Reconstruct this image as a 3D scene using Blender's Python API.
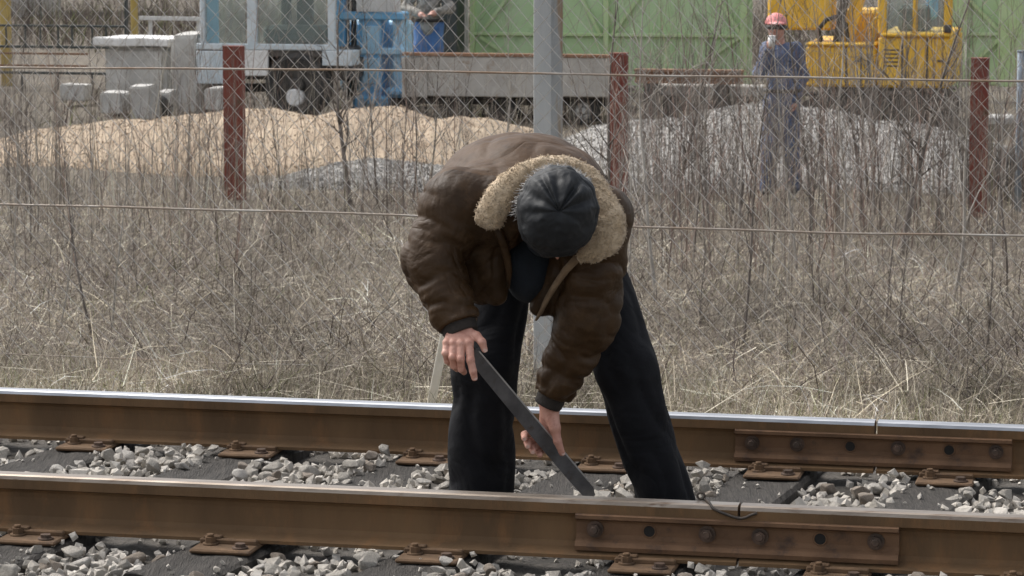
import bpy, bmesh, math, random
import numpy as np
from mathutils import Vector, Matrix, noise as mnoise

random.seed(7); RNG = np.random.default_rng(11)
scene = bpy.context.scene
COL = scene.collection
for o in list(bpy.data.objects): bpy.data.objects.remove(o)

# ------------------------------------------------------------------ camera, sky, sun, exposure
F = 3050.0; H = 1.924; PITCH = math.atan(395.0 / F)
cam_d = bpy.data.cameras.new('camera'); cam = bpy.data.objects.new('camera', cam_d); COL.objects.link(cam)
cam.location = (0, 0, H); cam.rotation_euler = (math.pi / 2 - PITCH, 0, 0)
cam_d.sensor_width = 36; cam_d.lens = F / 1024 * 36; cam_d.clip_start = .1; cam_d.clip_end = 3000
cam_d.dof.use_dof = True; cam_d.dof.focus_distance = 9.3; cam_d.dof.aperture_fstop = 18
scene.camera = cam
scene.render.resolution_x = 1024; scene.render.resolution_y = 576

SUN_EL, SUN_AZ = math.radians(52), math.radians(-55)      # azimuth from +Y (away from camera) towards -X = left
world = bpy.data.worlds.new('World'); scene.world = world; world.use_nodes = True
wn = world.node_tree; wn.nodes.clear()
sky = wn.nodes.new('ShaderNodeTexSky'); sky.sky_type = 'NISHITA'; sky.sun_disc = False
sky.sun_elevation = SUN_EL; sky.sun_rotation = SUN_AZ; sky.dust_density = 4.0; sky.air_density = 1.0; sky.ozone_density = .6
hs = wn.nodes.new('ShaderNodeHueSaturation'); hs.inputs['Saturation'].default_value = .3
bg = wn.nodes.new('ShaderNodeBackground'); bg.inputs['Strength'].default_value = .13
wo = wn.nodes.new('ShaderNodeOutputWorld')
wn.links.new(sky.outputs[0], hs.inputs['Color']); wn.links.new(hs.outputs[0], bg.inputs['Color']); wn.links.new(bg.outputs[0], wo.inputs['Surface'])
sd = bpy.data.lights.new('sun', 'SUN'); sd.energy = 1.3; sd.angle = math.radians(30); sd.color = (1, .965, .91)
sun = bpy.data.objects.new('sun', sd); COL.objects.link(sun)
sdir = Vector((math.sin(SUN_AZ) * math.cos(SUN_EL), math.cos(SUN_AZ) * math.cos(SUN_EL), math.sin(SUN_EL)))
sun.rotation_euler = sdir.to_track_quat('Z', 'Y').to_euler(); sun.location = (0, 0, 30)
vs = scene.view_settings; vs.view_transform = 'Standard'; vs.look = 'None'; vs.gamma = 1; vs.use_curve_mapping = False
vs.exposure = 1.0

# ------------------------------------------------------------------ geometry of the place
PSI = math.atan(.2186); CP, SP = math.cos(PSI), math.sin(PSI)
T0 = Vector((0, 8.85, 0)); UH = Vector((CP, -SP, 0)); VH = Vector((SP, CP, 0))   # along the track / away from camera
RAILTOP = .165; GAUGE = 1.505

def ray(px, py):
    v = Vector(((px - 512), -(py - 288), -F))
    return Matrix.Rotation(math.pi / 2 - PITCH, 3, 'X') @ v
def P(px, py, Y):
    d = ray(px, py); s = Y / d.y
    return Vector((d.x * s, Y, H + d.z * s))
def pu(px, py, v):
    """pixel on the upright plane v -> (u, z)"""
    d = ray(px, py); s = (v - (Vector((0, 0, H)) - T0).dot(VH)) / d.dot(VH)
    p = Vector((0, 0, H)) + d * s
    return (p - T0).dot(UH), p.z
def pz(px, py, z):
    d = ray(px, py); s = (z - H) / d.z; p = Vector((0, 0, H)) + d * s
    return (p - T0).dot(UH), (p - T0).dot(VH)
SINK = .022; SEC = 1.15      # rail section is taller than a light rail: everything under its foot lies lower
def W(u, v, z): return T0 + UH * u + VH * v + Vector((0, 0, z))
def G(v):
    """ground height by distance from the near rail"""
    pts = [(-50, -.16), (2.2, -.16), (2.7, -.17), (5.0, -.37), (21.5, -1.07), (23, -1.07), (400, -1.2)]
    for (a, za), (b, zb) in zip(pts, pts[1:]):
        if v <= b: return za + (zb - za) * max(0, (v - a)) / (b - a)
    return -1.2

# ------------------------------------------------------------------ materials
def mat(name, c1, c2=None, scale=8, rough=.8, metal=0, bump=0, bscale=60, c3=None, s3=30, t3=(.55, .7), spec=.5, stretch=None, sheen=0, attr=None, coat=0, cpos=(.35, .65), crease=None):
    m = bpy.data.materials.new(name); m.use_nodes = True; n = m.node_tree.nodes; l = m.node_tree.links
    b = n['Principled BSDF']; b.inputs['Roughness'].default_value = rough; b.inputs['Metallic'].default_value = metal
    b.inputs['Specular IOR Level'].default_value = spec
    if sheen: b.inputs['Sheen Weight'].default_value = sheen
    if coat: b.inputs['Coat Weight'].default_value = coat
    tc = n.new('ShaderNodeTexCoord'); src = tc.outputs['Object']
    if stretch:
        mp = n.new('ShaderNodeMapping'); mp.inputs['Scale'].default_value = stretch; l.new(src, mp.inputs[0]); src = mp.outputs[0]
    def noise(sc, det=6, ro=.6):
        t = n.new('ShaderNodeTexNoise'); t.inputs['Scale'].default_value = sc; t.inputs['Detail'].default_value = det; t.inputs['Roughness'].default_value = ro
        l.new(src, t.inputs['Vector']); return t
    def mix(f, a, bb):
        x = n.new('ShaderNodeMix'); x.data_type = 'RGBA'
        if f is not None: l.new(f, x.inputs[0])
        for i, c in ((6, a), (7, bb)):
            if isinstance(c, tuple): x.inputs[i].default_value = (*c, 1)
            else: l.new(c, x.inputs[i])
        return x
    def ramp(f, lo, hi):
        r = n.new('ShaderNodeMapRange'); r.inputs[1].default_value = lo; r.inputs[2].default_value = hi; r.clamp = True
        l.new(f, r.inputs[0]); return r.outputs[0]
    colr = None
    if attr:
        a = n.new('ShaderNodeAttribute'); a.attribute_name = attr; colr = a.outputs['Color']
    else:
        if c2: colr = mix(ramp(noise(scale).outputs[0], *cpos), c1, c2).outputs[2]
        if c3: colr = mix(ramp(noise(s3, 8, .7).outputs[0], *t3), colr if colr else c1, c3).outputs[2]
    if colr: l.new(colr, b.inputs['Base Color'])
    else: b.inputs['Base Color'].default_value = (*c1, 1)
    if bump:
        bp = n.new('ShaderNodeBump'); bp.inputs['Strength'].default_value = 1; bp.inputs['Distance'].default_value = bump
        l.new(noise(bscale, 8, .65).outputs[0], bp.inputs['Height']); l.new(bp.outputs[0], b.inputs['Normal'])
        if crease:
            # sharp fold lines where a distorted noise crosses its middle
            t = noise(crease[0], 3, .5); t.inputs['Distortion'].default_value = 1.2; mm = n.new('ShaderNodeMath'); mm.operation = 'SUBTRACT'; mm.inputs[1].default_value = .5
            l.new(t.outputs[0], mm.inputs[0]); ab = n.new('ShaderNodeMath'); ab.operation = 'ABSOLUTE'; l.new(mm.outputs[0], ab.inputs[0])
            r = ramp(ab.outputs[0], 0, crease[2]); b2 = n.new('ShaderNodeBump'); b2.inputs['Strength'].default_value = 1; b2.inputs['Distance'].default_value = crease[1]
            l.new(r, b2.inputs['Height']); l.new(b2.outputs[0], bp.inputs['Normal'])
    return m
def glass(name, tint=(.75, .85, .85), rough=.05):
    m = bpy.data.materials.new(name); m.use_nodes = True; b = m.node_tree.nodes['Principled BSDF']
    b.inputs['Base Color'].default_value = (*tint, 1); b.inputs['Roughness'].default_value = rough
    b.inputs['Transmission Weight'].default_value = .9; b.inputs['IOR'].default_value = 1.3
    return m

M = {}
M['earth'] = mat('earth', (.075, .062, .046), (.13, .108, .08), 1.3, .95, bump=.03, bscale=14, c3=(.18, .15, .11), s3=9, t3=(.5, .68))
M['dirt'] = mat('ballast_dirt', (.045, .04, .034), (.1, .088, .075), 9, .95, bump=.02, bscale=50)
M['stone'] = mat('ballast_stone', (.33, .3, .258), (.5, .465, .415), 9, .9, bump=.006, bscale=60, c3=(.2, .165, .13), s3=16, t3=(.6, .75))
M['stone_b'] = mat('ballast_stone_brown', (.21, .17, .13), (.36, .31, .26), 12, .9, bump=.006, bscale=60, c3=(.17, .1, .06), s3=18)
M['stone_w'] = mat('ballast_stone_pale', (.42, .39, .35), (.58, .55, .505), 12, .9, bump=.006, bscale=60, c3=(.3, .27, .23), s3=20)
M['wood'] = mat('sleeper_wood', (.02, .017, .014), (.055, .048, .041), 7, .9, bump=.02, bscale=16, c3=(.095, .084, .073), s3=22, t3=(.54, .72), stretch=(9, 1, 1))
M['rust'] = mat('rail_rust', (.088, .053, .027), (.155, .092, .045), 3, .8, metal=.1, bump=.002, bscale=110, c3=(.19, .098, .042), s3=9, t3=(.52, .76), spec=.3, stretch=(1, 1, .28))
M['rust2'] = mat('plate_rust', (.08, .05, .029), (.145, .088, .049), 11, .85, metal=.1, bump=.002, bscale=130, c3=(.06, .04, .03), s3=14, spec=.3)
M['rust3'] = mat('joint_bar_rust', (.095, .053, .029), (.16, .09, .049), 7, .8, metal=.15, bump=.0016, bscale=120, c3=(.055, .036, .028), s3=10, spec=.35)
M['boltdark'] = mat('bolt_steel', (.05, .035, .026), (.11, .07, .05), 25, .65, metal=.4, bump=.001, bscale=200)
M['head_shiny'] = mat('polished_rail_head', (.28, .29, .31), (.4, .41, .43), 6, .45, metal=1, stretch=(.3, 6, 6))
M['head_dull'] = mat('dull_rail_head', (.17, .135, .105), (.28, .24, .2), 5, .42, metal=.7, stretch=(.4, 6, 6), c3=(.12, .08, .055), s3=9)
M['dark'] = mat('dark_gap', (.012, .011, .01), rough=.95)
M['galv'] = mat('galvanised_wire', (.54, .52, .49), (.42, .38, .34), 6, .6, metal=.1)
M['wire'] = mat('tension_wire', (.42, .4, .37), (.25, .17, .11), 2.5, .6, metal=.35)
M['mast'] = mat('grey_steel_post', (.27, .285, .29), (.37, .38, .38), 3, .7, metal=.15, bump=.001, bscale=80, c3=(.26, .18, .11), s3=7, t3=(.52, .64), stretch=(1.6, 1.6, .22))
M['bluepipe'] = mat('blue_grey_pipe', (.16, .2, .25), (.22, .26, .3), 4, .7, c3=(.18, .13, .1), s3=5)
M['redpost'] = mat('red_oxide_paint', (.15, .03, .02), (.2, .055, .033), 5, .8, bump=.002, bscale=60, c3=(.09, .06, .035), s3=8)
M['grass'] = mat('dry_grass', (.3, .25, .18), rough=.9, attr='col', spec=.2)
M['bark'] = mat('sapling_bark', (.1, .083, .07), (.19, .165, .145), 12, .9, bump=.002, bscale=80)
M['barkp'] = mat('pale_sapling_bark', (.26, .235, .205), (.38, .35, .31), 12, .9)
M['tan'] = mat('tan_gravel', (.3, .225, .155), (.4, .315, .225), 2.5, .95, bump=.012, bscale=25, c3=(.26, .22, .17), s3=7)
M['grey'] = mat('grey_gravel', (.25, .24, .225), (.41, .395, .37), 5, .95, bump=.03, bscale=25, c3=(.19, .185, .18), s3=10)
M['concrete'] = mat('weathered_concrete', (.37, .36, .34), (.5, .49, .465), 2, .9, bump=.006, bscale=30, c3=(.25, .23, .2), s3=5)
M['white'] = mat('dirty_white', (.6, .595, .58), (.72, .715, .7), 3, .75, c3=(.4, .38, .35), s3=6)
M['trailer'] = mat('trailer_side_grey', (.34, .32, .29), (.44, .42, .385), 2.5, .8, bump=.004, bscale=20, c3=(.25, .19, .14), s3=6, t3=(.56, .68))
M['rustedge'] = mat('rusty_edge', (.2, .1, .055), (.27, .16, .1), 8, .85)
M['cabw'] = mat('cab_grey_paint', (.46, .53, .57), (.56, .61, .64), 4, .5, c3=(.35, .33, .3), s3=7)
M['blue'] = mat('pale_blue_paint', (.13, .38, .64), (.24, .5, .72), 2.5, .6, c3=(.3, .28, .25), s3=6, t3=(.6, .72))
M['lblue'] = mat('sky_blue_paint', (.32, .56, .74), (.42, .63, .78), 3, .6, c3=(.3, .27, .24), s3=6, t3=(.62, .75))
M['yellow'] = mat('machine_yellow', (.68, .38, .02), (.78, .48, .05), 3, .5, c3=(.3, .2, .07), s3=5, t3=(.57, .72))
M['green'] = mat('pale_green_sheet', (.36, .51, .26), (.44, .57, .35), 1.6, .7, c3=(.26, .36, .2), s3=3)
M['lime'] = mat('lime_green_frame', (.38, .51, .24), (.45, .57, .32), 3, .65)
M['gate'] = mat('dark_gate_paint', (.025, .035, .034), (.05, .055, .05), 6, .6)
M['ypost'] = mat('mustard_post', (.4, .28, .07), (.47, .35, .12), 4, .75)
M['rubber'] = mat('tyre_rubber', (.018, .018, .018), (.05, .047, .043), 8, .85, bump=.006, bscale=25)
M['steeld'] = mat('dark_greasy_steel', (.03, .028, .026), (.085, .075, .065), 6, .7)
M['rim'] = mat('wheel_rim', (.45, .45, .43), (.3, .28, .26), 6, .6)
M['glass'] = glass('cab_glass')
M['seat'] = mat('cab_interior', (.05, .06, .045), (.12, .12, .09), 5, .8)
M['leather'] = mat('brown_leather', (.027, .0138, .0050), (.045, .0235, .0090), 4, .52, bump=.002, bscale=55, c3=(.066, .037, .0165), s3=15, t3=(.5, .75), spec=.22, crease=(6, .003, .16))
M['suede'] = mat('worn_leather_yoke', (.044, .0225, .0088), (.07, .037, .0155), 5, .58, bump=.0018, bscale=50, c3=(.026, .0145, .007), s3=7, t3=(.5, .7), spec=.22, crease=(4.5, .003, .18))
M['fleece'] = mat('shearling', (.43, .32, .2), (.58, .46, .32), 18, .95, bump=.006, bscale=170, c3=(.34, .235, .135), s3=35, t3=(.54, .78), sheen=.3)
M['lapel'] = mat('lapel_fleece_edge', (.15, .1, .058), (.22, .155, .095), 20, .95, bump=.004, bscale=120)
M['cap'] = mat('black_leather', (.007, .0082, .0098), (.014, .0158, .018), 9, .6, bump=.0016, bscale=45, spec=.3, c3=(.024, .026, .028), s3=24, t3=(.56, .75))
M['trouser'] = mat('black_trousers', (.0055, .0057, .0072), (.0095, .0098, .012), 10, .8, bump=.002, bscale=60, spec=.18, crease=(4, .0045, .14))
M['sweater'] = mat('navy_sweater', (.003, .006, .011), (.006, .011, .018), 20, .9, bump=.002, bscale=120)
M['skin'] = mat('skin', (.46, .225, .165), (.57, .315, .245), 22, .5, bump=.0012, bscale=130, c3=(.36, .15, .11), s3=38, t3=(.5, .72))
M['nail'] = mat('nail', (.5, .32, .26), rough=.35)
M['hair'] = mat('grey_hair', (.3, .29, .28), (.5, .49, .47), 60, .8, bump=.004, bscale=140, stretch=(4, 1, 1))
M['cuff'] = mat('knit_cuff', (.014, .011, .009), (.028, .022, .018), 30, .9, bump=.003, bscale=90)
M['shoe'] = mat('black_boot', (.012, .011, .01), (.03, .027, .023), 12, .6)
M['bar'] = mat('worn_steel_bar', (.1, .1, .105), (.17, .17, .178), 14, .5, metal=.45, bump=.0008, bscale=120, c3=(.1, .075, .06), s3=20, stretch=(1, 1, 1))
M['bar_edge'] = mat('bright_bar_edge', (.45, .45, .45), (.58, .58, .58), 14, .45, metal=.5)
M['pale_wood'] = mat('pale_timber', (.68, .64, .55), (.78, .74, .66), 5, .8, stretch=(6, 6, 1))
M['overall'] = mat('blue_overalls', (.085, .115, .2), (.14, .18, .285), 5, .9, bump=.006, bscale=25, crease=(7, .02, .15))
M['jeans'] = mat('blue_jeans', (.05, .12, .28), (.1, .2, .4), 6, .9)
M['jacket2'] = mat('grey_camouflage', (.17, .16, .14), (.33, .31, .28), 14, .9, cpos=(.45, .55))
M['helmet'] = mat('pink_cap', (.6, .16, .16), (.68, .3, .28), 6, .6, c3=(.7, .6, .57), s3=12)
M['foil'] = mat('white_cup', (.75, .75, .74), rough=.5)
M['copper'] = mat('bond_cable', (.035, .03, .026), (.08, .06, .045), 30, .6, metal=.3)

# ------------------------------------------------------------------ mesh helpers
OFF = {}
class MB:
    def __init__(s): s.v = []; s.f = []; s.mi = []; s.sm = []
    def add(s, vs, fs, mi=0, smooth=False):
        b = len(s.v); s.v.extend(Vector(x) for x in vs)
        for f in fs: s.f.append([i + b for i in f]); s.mi.append(mi); s.sm.append(smooth)
        return s
    def box(s, u0, v0, z0, u1, v1, z1, mi=0, bev=0, tf=W):
        """bevelled box in track coordinates"""
        bm = bmesh.new(); bmesh.ops.create_cube(bm, size=1)
        bmesh.ops.scale(bm, vec=(abs(u1 - u0), abs(v1 - v0), abs(z1 - z0)), verts=bm.verts)
        if bev: bmesh.ops.bevel(bm, geom=bm.edges[:], offset=bev, segments=1, affect='EDGES', clamp_overlap=True)
        c = ((u0 + u1) / 2, (v0 + v1) / 2, (z0 + z1) / 2); bm.verts.index_update()
        s.add([tf(c[0] + x.co.x, c[1] + x.co.y, c[2] + x.co.z) for x in bm.verts], [[x.index for x in f.verts] for f in bm.faces], mi)
        bm.free(); return s
    def obox(s, center, ax, ay, az, size, mi=0, bev=0):
        """oriented box"""
        bm = bmesh.new(); bmesh.ops.create_cube(bm, size=1); bmesh.ops.scale(bm, vec=size, verts=bm.verts)
        if bev: bmesh.ops.bevel(bm, geom=bm.edges[:], offset=bev, segments=1, affect='EDGES', clamp_overlap=True)
        bm.verts.index_update()
        s.add([Vector(center) + ax * x.co.x + ay * x.co.y + az * x.co.z for x in bm.verts], [[x.index for x in f.verts] for f in bm.faces], mi)
        bm.free(); return s
    def tube(s, pts, rad, n=8, mi=0, smooth=True, cap=True, phase=0):
        pts = [Vector(p) for p in pts]
        if not hasattr(rad, '__len__'): rad = [rad] * len(pts)
        b = len(s.v); t0 = (pts[1] - pts[0]).normalized()
        e = t0.orthogonal().normalized()
        for i, p in enumerate(pts):
            t = (pts[min(i + 1, len(pts) - 1)] - pts[max(i - 1, 0)]).normalized()
            e = (e - t * e.dot(t)).normalized(); g = t.cross(e)
            for k in range(n):
                a = 2 * math.pi * k / n + phase; s.v.append(p + (e * math.cos(a) + g * math.sin(a)) * rad[i])
        for i in range(len(pts) - 1):
            for k in range(n):
                k2 = (k + 1) % n
                s.f.append([b + i * n + k, b + i * n + k2, b + (i + 1) * n + k2, b + (i + 1) * n + k]); s.mi.append(mi); s.sm.append(smooth)
        if cap:
            s.f.append([b + k for k in range(n)][::-1]); s.f.append([b + (len(pts) - 1) * n + k for k in range(n)])
            s.mi += [mi] * 2; s.sm += [False] * 2
        return s
    def prism(s, prof, a, b, fn, mi=0, mis=None, smooth=False):
        """extrude a 2-D outline between parameters a and b through fn(param, p0, p1)"""
        n = len(prof); base = len(s.v)
        for t in (a, b):
            for p in prof: s.v.append(Vector(fn(t, p[0], p[1])))
        for k in range(n):
            k2 = (k + 1) % n
            s.f.append([base + k, base + n + k, base + n + k2, base + k2]); s.mi.append(mis[k] if mis else mi); s.sm.append(smooth)
        s.f.append([base + k for k in range(n)]); s.f.append([base + n + k for k in range(n)][::-1]); s.mi += [mi] * 2; s.sm += [False] * 2
        return s
    def mesh(s, name, off=Vector((0, 0, 0))):
        me = bpy.data.meshes.new(name)
        me.from_pydata([tuple(x - off) for x in s.v], [], s.f)
        me.polygons.foreach_set('material_index', s.mi); me.polygons.foreach_set('use_smooth', s.sm)
        me.update()
        bm = bmesh.new(); bm.from_mesh(me); bmesh.ops.recalc_face_normals(bm, faces=bm.faces); bm.to_mesh(me); bm.free()
        return me
def link(name, me, mats, parent=None):
    o = bpy.data.objects.new(name, me); COL.objects.link(o)
    if me is not None:
        for m in (mats if isinstance(mats, (list, tuple)) else [mats]): me.materials.append(M[m])
    if parent: o.parent = parent
    return o
def part(name, mb, mats, parent=None):
    off = OFF.get(parent.name, Vector((0, 0, 0))) if parent else Vector((0, 0, 0))
    o = link(name, mb.mesh(name, off), mats, parent); OFF[o.name] = off; return o
def top(name, mb, mats, label, cat, group=None, kind=None, base=None):
    """a thing that is one mesh; its origin at its base"""
    if base is None:
        xs = [p.x for p in mb.v]; ys = [p.y for p in mb.v]; base = Vector(((min(xs) + max(xs)) / 2, (min(ys) + max(ys)) / 2, min(p.z for p in mb.v)))
    o = link(name, mb.mesh(name, base), mats); o.location = base; OFF[o.name] = Vector(base); tag(o, label, cat, group, kind); return o
def thing(name, base, label, cat, group=None):
    o = bpy.data.objects.new(name, None); COL.objects.link(o); o.location = base; o.empty_display_size = .1
    OFF[o.name] = Vector(base); tag(o, label, cat, group); return o
def tag(o, label=None, cat=None, group=None, kind=None):
    if label: o['label'] = label
    if cat: o['category'] = cat
    if group: o['group'] = group
    if kind: o['kind'] = kind
def np_mesh(name, verts, faces_flat, fsize, mats, col=None, smooth=False):
    """fast mesh from numpy: faces all of the same size"""
    me = bpy.data.meshes.new(name); nv = len(verts); nf = len(faces_flat) // fsize
    me.vertices.add(nv); me.vertices.foreach_set('co', np.ascontiguousarray(verts, dtype=np.float32).ravel())
    me.loops.add(len(faces_flat)); me.loops.foreach_set('vertex_index', np.ascontiguousarray(faces_flat, dtype=np.int32))
    me.polygons.add(nf); me.polygons.foreach_set('loop_start', np.arange(nf, dtype=np.int32) * fsize)
    me.polygons.foreach_set('use_smooth', np.full(nf, smooth))
    me.update(calc_edges=True)
    if col is not None:
        a = me.attributes.new('col', 'FLOAT_COLOR', 'POINT')
        a.data.foreach_set('color', np.ascontiguousarray(np.concatenate([col, np.ones((nv, 1))], 1), dtype=np.float32).ravel())
    for m in (mats if isinstance(mats, (list, tuple)) else [mats]): me.materials.append(M[m])
    return me

# ------------------------------------------------------------------ implicit surfaces for people and clothes
def smin(a, b, k):
    h = np.clip(.5 + .5 * (b - a) / k, 0, 1); return b * (1 - h) + a * h - k * h * (1 - h)
def cone(p, a, b, ra, rb, fold=None, drape=None):
    a = np.array(a); b = np.array(b); ba = b - a; L2 = ba @ ba; L = math.sqrt(L2)
    q = p - a; t = np.clip((q @ ba) / L2, 0, 1); w = q - t[..., None] * ba
    d = np.linalg.norm(w, axis=-1) - (ra + (rb - ra) * t)
    if fold:
        amp, wl, ph = fold
        n = ba / L; e = np.cross(n, [0.3, .9, .2]); e /= np.linalg.norm(e); g = np.cross(n, e)
        an = np.arctan2(w @ g, w @ e)
        s = (t * L / wl) * 2 * np.pi + ph
        q_ = np.sin(s + an + .8 * np.sin(an * 2 + ph)) + .8 * np.sin(1.37 * s - 2 * an + 1.3 * ph) + .7 * np.sin(.61 * s + an + 2.1) + .35 * np.sin(2.2 * s + 3 * an)
        d = d - amp * (np.minimum(np.abs(q_), 1.6) ** .7 - .8)
        s2 = s * 2.7; q2 = np.sin(s2 + 2 * an + 1.5 * np.sin(an + s * .4)) + .8 * np.sin(1.31 * s2 - an + 2 * ph) + .5 * np.sin(.7 * s2 + 3 * an)
        d = d - amp * .38 * (np.minimum(np.abs(q2), 1.3) ** .6 - .8)
    if drape:
        amp, ph = drape
        n = ba / L; e = np.cross(n, [0.3, .9, .2]); e /= np.linalg.norm(e); g = np.cross(n, e); an = np.arctan2(w @ g, w @ e); s = t * L
        q_ = np.sin(2 * an + 7 * s + ph) + .8 * np.sin(3 * an - 11 * s + 2 * ph) + .6 * np.sin(an + 17 * s + .7) + .5 * np.sin(5 * an + 6 * s - ph)
        d = d - amp * (np.minimum(np.abs(q_), 1.7) ** .75 - .8)
    return d
def ell(p, c, r, R=None):
    q = p - np.array(c)
    if R is not None: q = q @ np.array(R)
    r = np.array(r); k0 = np.linalg.norm(q / r, axis=-1); k1 = np.linalg.norm(q / (r * r), axis=-1) + 1e-9
    return k0 * (k0 - 1) / k1
def surface(fn, lo, hi, h):
    lo = np.array(lo, float); hi = np.array(hi, float)
    n = np.ceil((hi - lo) / h).astype(int) + 1
    ax = [lo[i] + np.arange(n[i]) * h for i in range(3)]
    p = np.stack(np.meshgrid(*ax, indexing='ij'), -1)
    f = fn(p); neg = f < 0
    c = [n[i] - 1 for i in range(3)]
    acc = np.zeros((*c, 3)); cnt = np.zeros(c)
    cor = [(i, j, k) for i in (0, 1) for j in (0, 1) for k in (0, 1)]
    sl = lambda o: tuple(slice(o[i], o[i] + c[i]) for i in range(3))
    for a in cor:
        for b in cor:
            if a < b and sum(abs(x - y) for x, y in zip(a, b)) == 1:
                fa, fb = f[sl(a)], f[sl(b)]; m = (fa < 0) != (fb < 0)
                t = np.where(m, fa / np.where(m, fa - fb, 1), 0)
                for i in range(3): acc[..., i] += np.where(m, a[i] + t * (b[i] - a[i]), 0)
                cnt += m
    act = cnt > 0; idx = -np.ones(c, int); idx[act] = np.arange(act.sum())
    cells = np.stack(np.nonzero(act), -1)
    V = lo + (cells + acc[act] / cnt[act][:, None]) * h
    faces = []
    for d in range(3):
        e1, e2 = (d + 1) % 3, (d + 2) % 3
        a = [slice(None)] * 3; b = [slice(None)] * 3
        a[d] = slice(0, n[d] - 1); b[d] = slice(1, n[d])
        ch = neg[tuple(a)] != neg[tuple(b)]; ng = neg[tuple(a)]
        I = np.stack(np.nonzero(ch), -1); flip = ng[ch]
        ok = (I[:, e1] > 0) & (I[:, e2] > 0) & (I[:, e1] < n[e1] - 1) & (I[:, e2] < n[e2] - 1); I = I[ok]; flip = flip[ok]
        q = []
        for (x, y) in ((0, 0), (1, 0), (1, 1), (0, 1)):
            J = I.copy(); J[:, e1] -= x; J[:, e2] -= y; q.append(idx[J[:, 0], J[:, 1], J[:, 2]])
        q = np.stack(q, -1); q[flip] = q[flip][:, ::-1]; q = q[:, ::-1] if False else q
        faces.append(q)
    faces = np.concatenate(faces); faces = faces[(faces >= 0).all(1)]
    return V, faces
def implicit(name, fn, lo, hi, h, mats, parent, smooth_it=1, extra=None, midx=None):
    V, Q = surface(fn, lo, hi, h)
    if extra:
        for (V2, Q2) in extra: Q = np.concatenate([Q, Q2 + len(V)]); V = np.concatenate([V, V2])
    off = OFF.get(parent.name, Vector((0, 0, 0))) if parent else Vector((0, 0, 0))
    me = np_mesh(name, V - np.array(off), Q.ravel(), 4, mats, smooth=True)
    if midx is not None:
        cen = V[Q].mean(1); me.polygons.foreach_set('material_index', midx(cen).astype(np.int32))
    bm = bmesh.new(); bm.from_mesh(me)
    for _ in range(smooth_it): bmesh.ops.smooth_vert(bm, verts=bm.verts, factor=.5, use_axis_x=True, use_axis_y=True, use_axis_z=True)
    bmesh.ops.recalc_face_normals(bm, faces=bm.faces); bm.to_mesh(me); bm.free()
    o = bpy.data.objects.new(name, me); COL.objects.link(o); o.parent = parent; OFF[o.name] = off
    return o

# ================================================================== THE SETTING
def ground():
    us = np.concatenate([[-400, -120, -60], np.linspace(-30, 30, 121), [60, 120, 400]])
    vsn = np.concatenate([[-60, -20, -8], np.linspace(-4, 40, 177), [44, 50, 60, 75, 100, 150, 250, 400, 800]])
    V = []
    for v in vsn:
        for u in us:
            z = G(v)
            if 2.4 < v < 60: z += (mnoise.noise(Vector((u * .45, v * .45, 3))) * .10 + mnoise.noise(Vector((u * 1.7, v * 1.7, 8))) * .03) * min(1, (v - 2.4) / 3)
            V.append(W(u, v, z))
    nu = len(us); fs = []
    for j in range(len(vsn) - 1):
        for i in range(nu - 1): fs.append([j * nu + i, j * nu + i + 1, (j + 1) * nu + i + 1, (j + 1) * nu + i])
    me = np_mesh('ground', np.array([tuple(p) for p in V]), np.array(fs).ravel(), 4, 'earth', smooth=True)
    o = bpy.data.objects.new('ground', me); COL.objects.link(o); tag(o, kind='structure'); return o
ground()

# ballast bed: a rough dark bed, with separate stones lying on it
def bed_z(u, v):
    z = -.036 - SINK + mnoise.noise(Vector((u * 2.2, v * 2.2, 1))) * .02
    if v > 1.95: z -= (v - 1.95) * .28
    if v < -.9: z -= (-.9 - v) * .05
    return z
def ballast():
    us = np.arange(-7, 7.01, .06); vsn = np.arange(-1.6, 2.75, .06); nu = len(us)
    V = np.array([tuple(W(u, v, bed_z(u, v) + mnoise.noise(Vector((u * 14, v * 14, 5))) * .012)) for v in vsn for u in us]); fs = []
    for j in range(len(vsn) - 1):
        for i in range(nu - 1): fs.append([j * nu + i, j * nu + i + 1, (j + 1) * nu + i + 1, (j + 1) * nu + i])
    me = np_mesh('ballast', V, np.array(fs).ravel(), 4, 'dirt', smooth=True)
    o = bpy.data.objects.new('ballast', me); COL.objects.link(o); tag(o, kind='structure'); OFF[o.name] = Vector((0, 0, 0)); return o
BED = ballast()

# ------------------------------------------------------------------ sleepers with their base plates
near_px = [-375, -172, 20, 213, 418, 630, 823, 1018, 1212]
far_px = [-95, 82, 244, 421, 600, 768, 940, 1112, 1285]
SLEEPERS = []      # (u at near rail, u at far rail)
for a, b in zip(near_px, far_px):
    ua = pu(a + 14, 552, -.1)[0]; ub = pu(b + 6, 455, GAUGE - .1)[0]
    SLEEPERS.append((ua, ub))
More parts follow.
